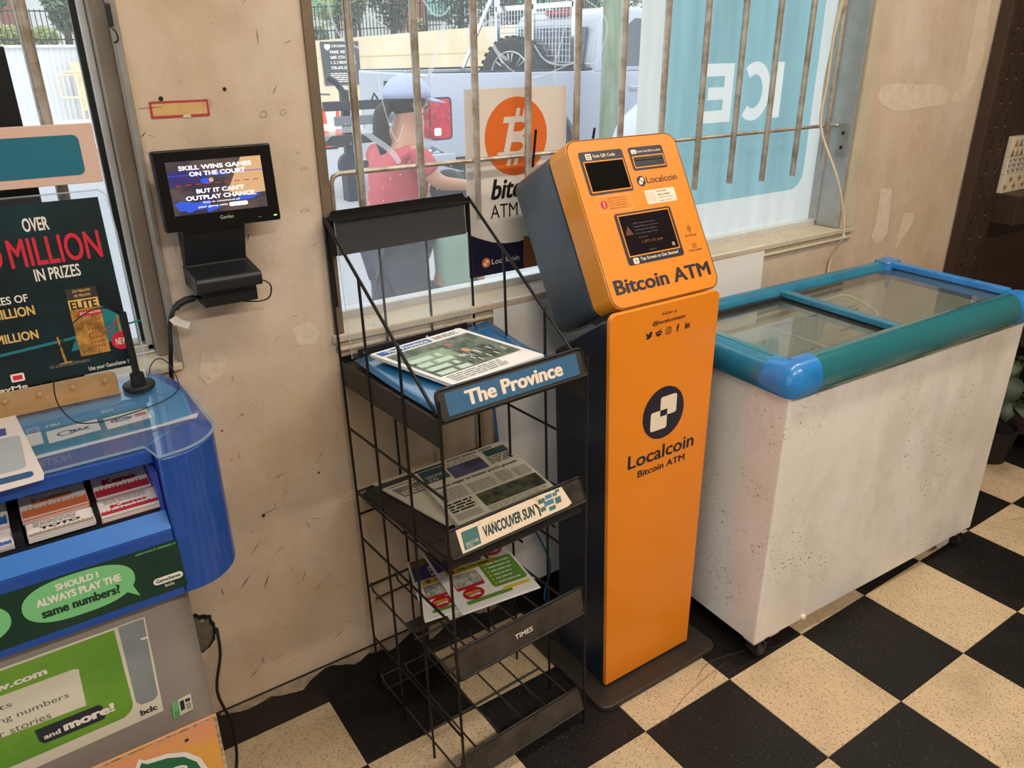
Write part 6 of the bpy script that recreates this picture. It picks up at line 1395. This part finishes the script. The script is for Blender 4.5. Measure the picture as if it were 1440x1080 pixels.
def person(label, loc, s, lean, hand_d, shirtm, pantm, elbow, hand, elbow2, hand2, facing=(1, 0, 0), hat=False):
    t = thing('person', label, 'person', loc)
    L = V(loc); F = V(facing).normalized(); S_ = F.cross(Vector((0, 0, 1))).normalized()   # S_: the person's right
    def P(f, r, z): return L+F*(f*s)+S_*(r*s)+Vector((0, 0, z*s))
    pts = []; ed = []; ra = []
    def add(p, r, link=None):
        pts.append(p); ra.append(r); 
        if link is not None: ed.append((link, len(pts)-1))
        return len(pts)-1
    pel = add(P(0, 0, .93), .125*s); w1_ = add(P(lean*.3, 0, 1.08), .11*s, pel); ch = add(P(lean*.7, 0, 1.25), .125*s, w1_); nk0 = add(P(lean, 0, 1.38), .062*s, ch); nk = add(P(lean*1.25, 0, 1.47), .052*s, nk0)
    hd_ = add(P(lean*1.55, 0, 1.575), .088*s, nk); tp = add(P(lean*1.5, 0, 1.66), .075*s, hd_)
    for sgn, el, ha in ((1, elbow, hand), (-1, elbow2, hand2)):
        sh = add(P(lean*.9, sgn*.150, 1.34), .045*s, nk0); e_ = add(V(el), .041*s, sh); w_ = add(V(ha), .026*s, e_)
        d = (V(ha)-V(el)).normalized(); hand_pts(pts, ed, ra, V(ha), w_, d, S_.cross(d) if abs(S_.dot(d)) < .9 else Vector((0, 0, 1)), s)
    for sgn in (1, -1):
        h_ = add(P(0, sgn*.09, .86), .095*s, pel); k_ = add(P(.03+.05*sgn, sgn*.10, .48), .062*s, h_); a_ = add(P(-.02+.08*sgn, sgn*.10, .09), .04*s, k_); f_ = add(P(.10+.08*sgn, sgn*.11, .035), .036*s, a_)
    body = skin('body', pts, ed, ra, M_skin, t)
    hc = P(lean*1.55, 0, 1.575)
    # face
    for sgn in (1, -1):
        G().ball(hc+F*.078*s+S_*.032*s*sgn+Vector((0, 0, .0)), .012*s, 10).build('eye', M_pw, body, smooth=60)
        G().ball(hc+S_*.088*s*sgn-F*.01*s, .022*s, 10, sc_=(.7, .5, 1)).build('ear', M_skin, body, smooth=60)
    G().tube([hc+F*.085*s+Vector((0, 0, .01*s)), hc+F*.108*s-Vector((0, 0, .025*s)), hc+F*.085*s-Vector((0, 0, .03*s))], .010*s, 6).build('nose', M_skin, body, smooth=60)
    G().tube([hc+F*.084*s+S_*.022*s-Vector((0, 0, .052*s)), hc+F*.090*s-Vector((0, 0, .052*s)), hc+F*.084*s-S_*.022*s-Vector((0, 0, .052*s))], .005*s, 6).build('mouth', mat('lips', (168, 96, 90), .5), body, smooth=60)
    # shirt over the torso and upper arms
    sp_ = []; se = []; sr = []
    def a2(p, r, link=None):
        sp_.append(p); sr.append(r); 
        if link is not None: se.append((link, len(sp_)-1))
        return len(sp_)-1
    b0 = a2(P(-.01, 0, .84), (.150*s, .175*s)); b1_ = a2(P(lean*.2, 0, 1.02), (.135*s, .16*s), b0); b2__ = a2(P(lean*.65, 0, 1.24), (.15*s, .17*s), b1_); b3 = a2(P(lean*1.0, 0, 1.405), (.108*s, .118*s), b2__)
    for sgn, el in ((1, elbow), (-1, elbow2)):
        sh = a2(P(lean*.9, sgn*.15, 1.36), .066*s, b3); md_ = a2(P(lean*.9, sgn*.16, 1.355).lerp(V(el), .38), .062*s, sh); a2(P(lean*.9, sgn*.17, 1.355).lerp(V(el), .72), .060*s, md_)
    skin('shirt', sp_, se, sr, shirtm, t)
    tp_ = [P(0, 0, .90)]; te = []; tr_ = [.142*s]
    for sgn in (1, -1):
        for f_, r_, z_, rad in ((0, .09, .84, .115), (.03+.05*sgn, .10, .48, .085), (-.02+.08*sgn, .10, .10, .066)):
            tp_.append(P(f_, sgn*r_, z_)); tr_.append(rad*s); te.append(((0 if z_ == .84 else len(tp_)-2), len(tp_)-1))
    skin('trousers', tp_, te, tr_, pantm, t)
    for sgn in (1, -1): G().ball(P(.06+.08*sgn, sgn*.11, .045), .06*s, 12, sc_=(2.0*abs(F.x)+.9*abs(F.y), .9*abs(F.x)+2.0*abs(F.y), .75)).build('shoe', M_shoe, t, smooth=60)
    return t, hc, F, S_, body
ZP = ZG
t, hc, F, S_, body = person('person in a red shirt and pale blue cap with black ponytail', (1.60, 1.80, ZP), .905, .085, None, M_shirt, M_pant, (1.745, 1.60, .995), (1.90, 1.58, .975), (1.74, 2.02, 1.0), (1.90, 2.04, .92))
s = .905
# hair, ponytail, cap
g = G().ball(hc-F*.016*s+Vector((0, 0, .030)), .100*s, 20, sc_=(.98, .93, 1.0)); 
b_ = len(g.v); g.build('hair', M_hair, t, smooth=60)
skin('ponytail', [hc-F*.09*s+Vector((0, 0, .0)), hc-F*.155*s+Vector((0, 0, -.02)), hc-F*.165*s+Vector((0, 0, -.12)), hc-F*.13*s+Vector((0, 0, -.22)), hc-F*.145*s+Vector((0, 0, -.30))], [(0, 1), (1, 2), (2, 3), (3, 4)], [.03, .038, .040, .036, .012], M_hair, t)
cc = hc-F*.008+Vector((0, 0, .040)); g = G(); n = 24
for i in range(7):
    ph_ = (PI/2)*i/6
    for k in range(n): a = 2*PI*k/n; g.v.append(cc+F*(math.cos(a)*.112*math.cos(ph_))+S_*(math.sin(a)*.105*math.cos(ph_))+Vector((0, 0, math.sin(ph_)*.100-.012)))
for i in range(6):
    for k in range(n): k2 = (k+1) % n; g.f.append((i*n+k, (i+1)*n+k, (i+1)*n+k2, i*n+k2)); g.m.append(0)
cap = g.build('cap', M_cap, t, smooth=60); md = cap.modifiers.new('t', 'SOLIDIFY'); md.thickness = .004
g = G(); m_ = 10
for r_ in (0, 1):
    for k in range(m_+1):
        a = -1.05+2.1*k/m_; rr = .108+(.085*math.cos(a*.85) if r_ else 0); g.v.append(cc+F*(math.cos(a)*rr)+S_*(math.sin(a)*.103*(1+.05*r_))+Vector((0, 0, -.012-(.028 if r_ else 0)*math.cos(a))))
for k in range(m_): g.f.append((k, k+1, m_+2+k, m_+1+k)); g.m.append(0)
o = g.build('cap_brim', M_cap, cap, smooth=60); md = o.modifiers.new('t', 'SOLIDIFY'); md.thickness = .005
G().ball(cc+Vector((0, 0, .091)), .007, 8).build('cap_button', M_cap, cap, smooth=60)
# child beside
t2, hc2, F2, S2, body2 = person('dark haired child in a mint green shirt beside the red shirted person', (1.835, 1.66, ZP), .655, .02, None, M_mint, M_pant, (1.945, 1.60, .56), (1.96, 1.58, .44), (1.70, 1.75, .56), (1.69, 1.73, .44), facing=(.2, 1, 0))
G().ball(hc2-F2*.006+Vector((0, 0, .015)), .088, 20, sc_=(1.0, 1.05, 1.08)).build('hair', M_hair, t2, smooth=60)
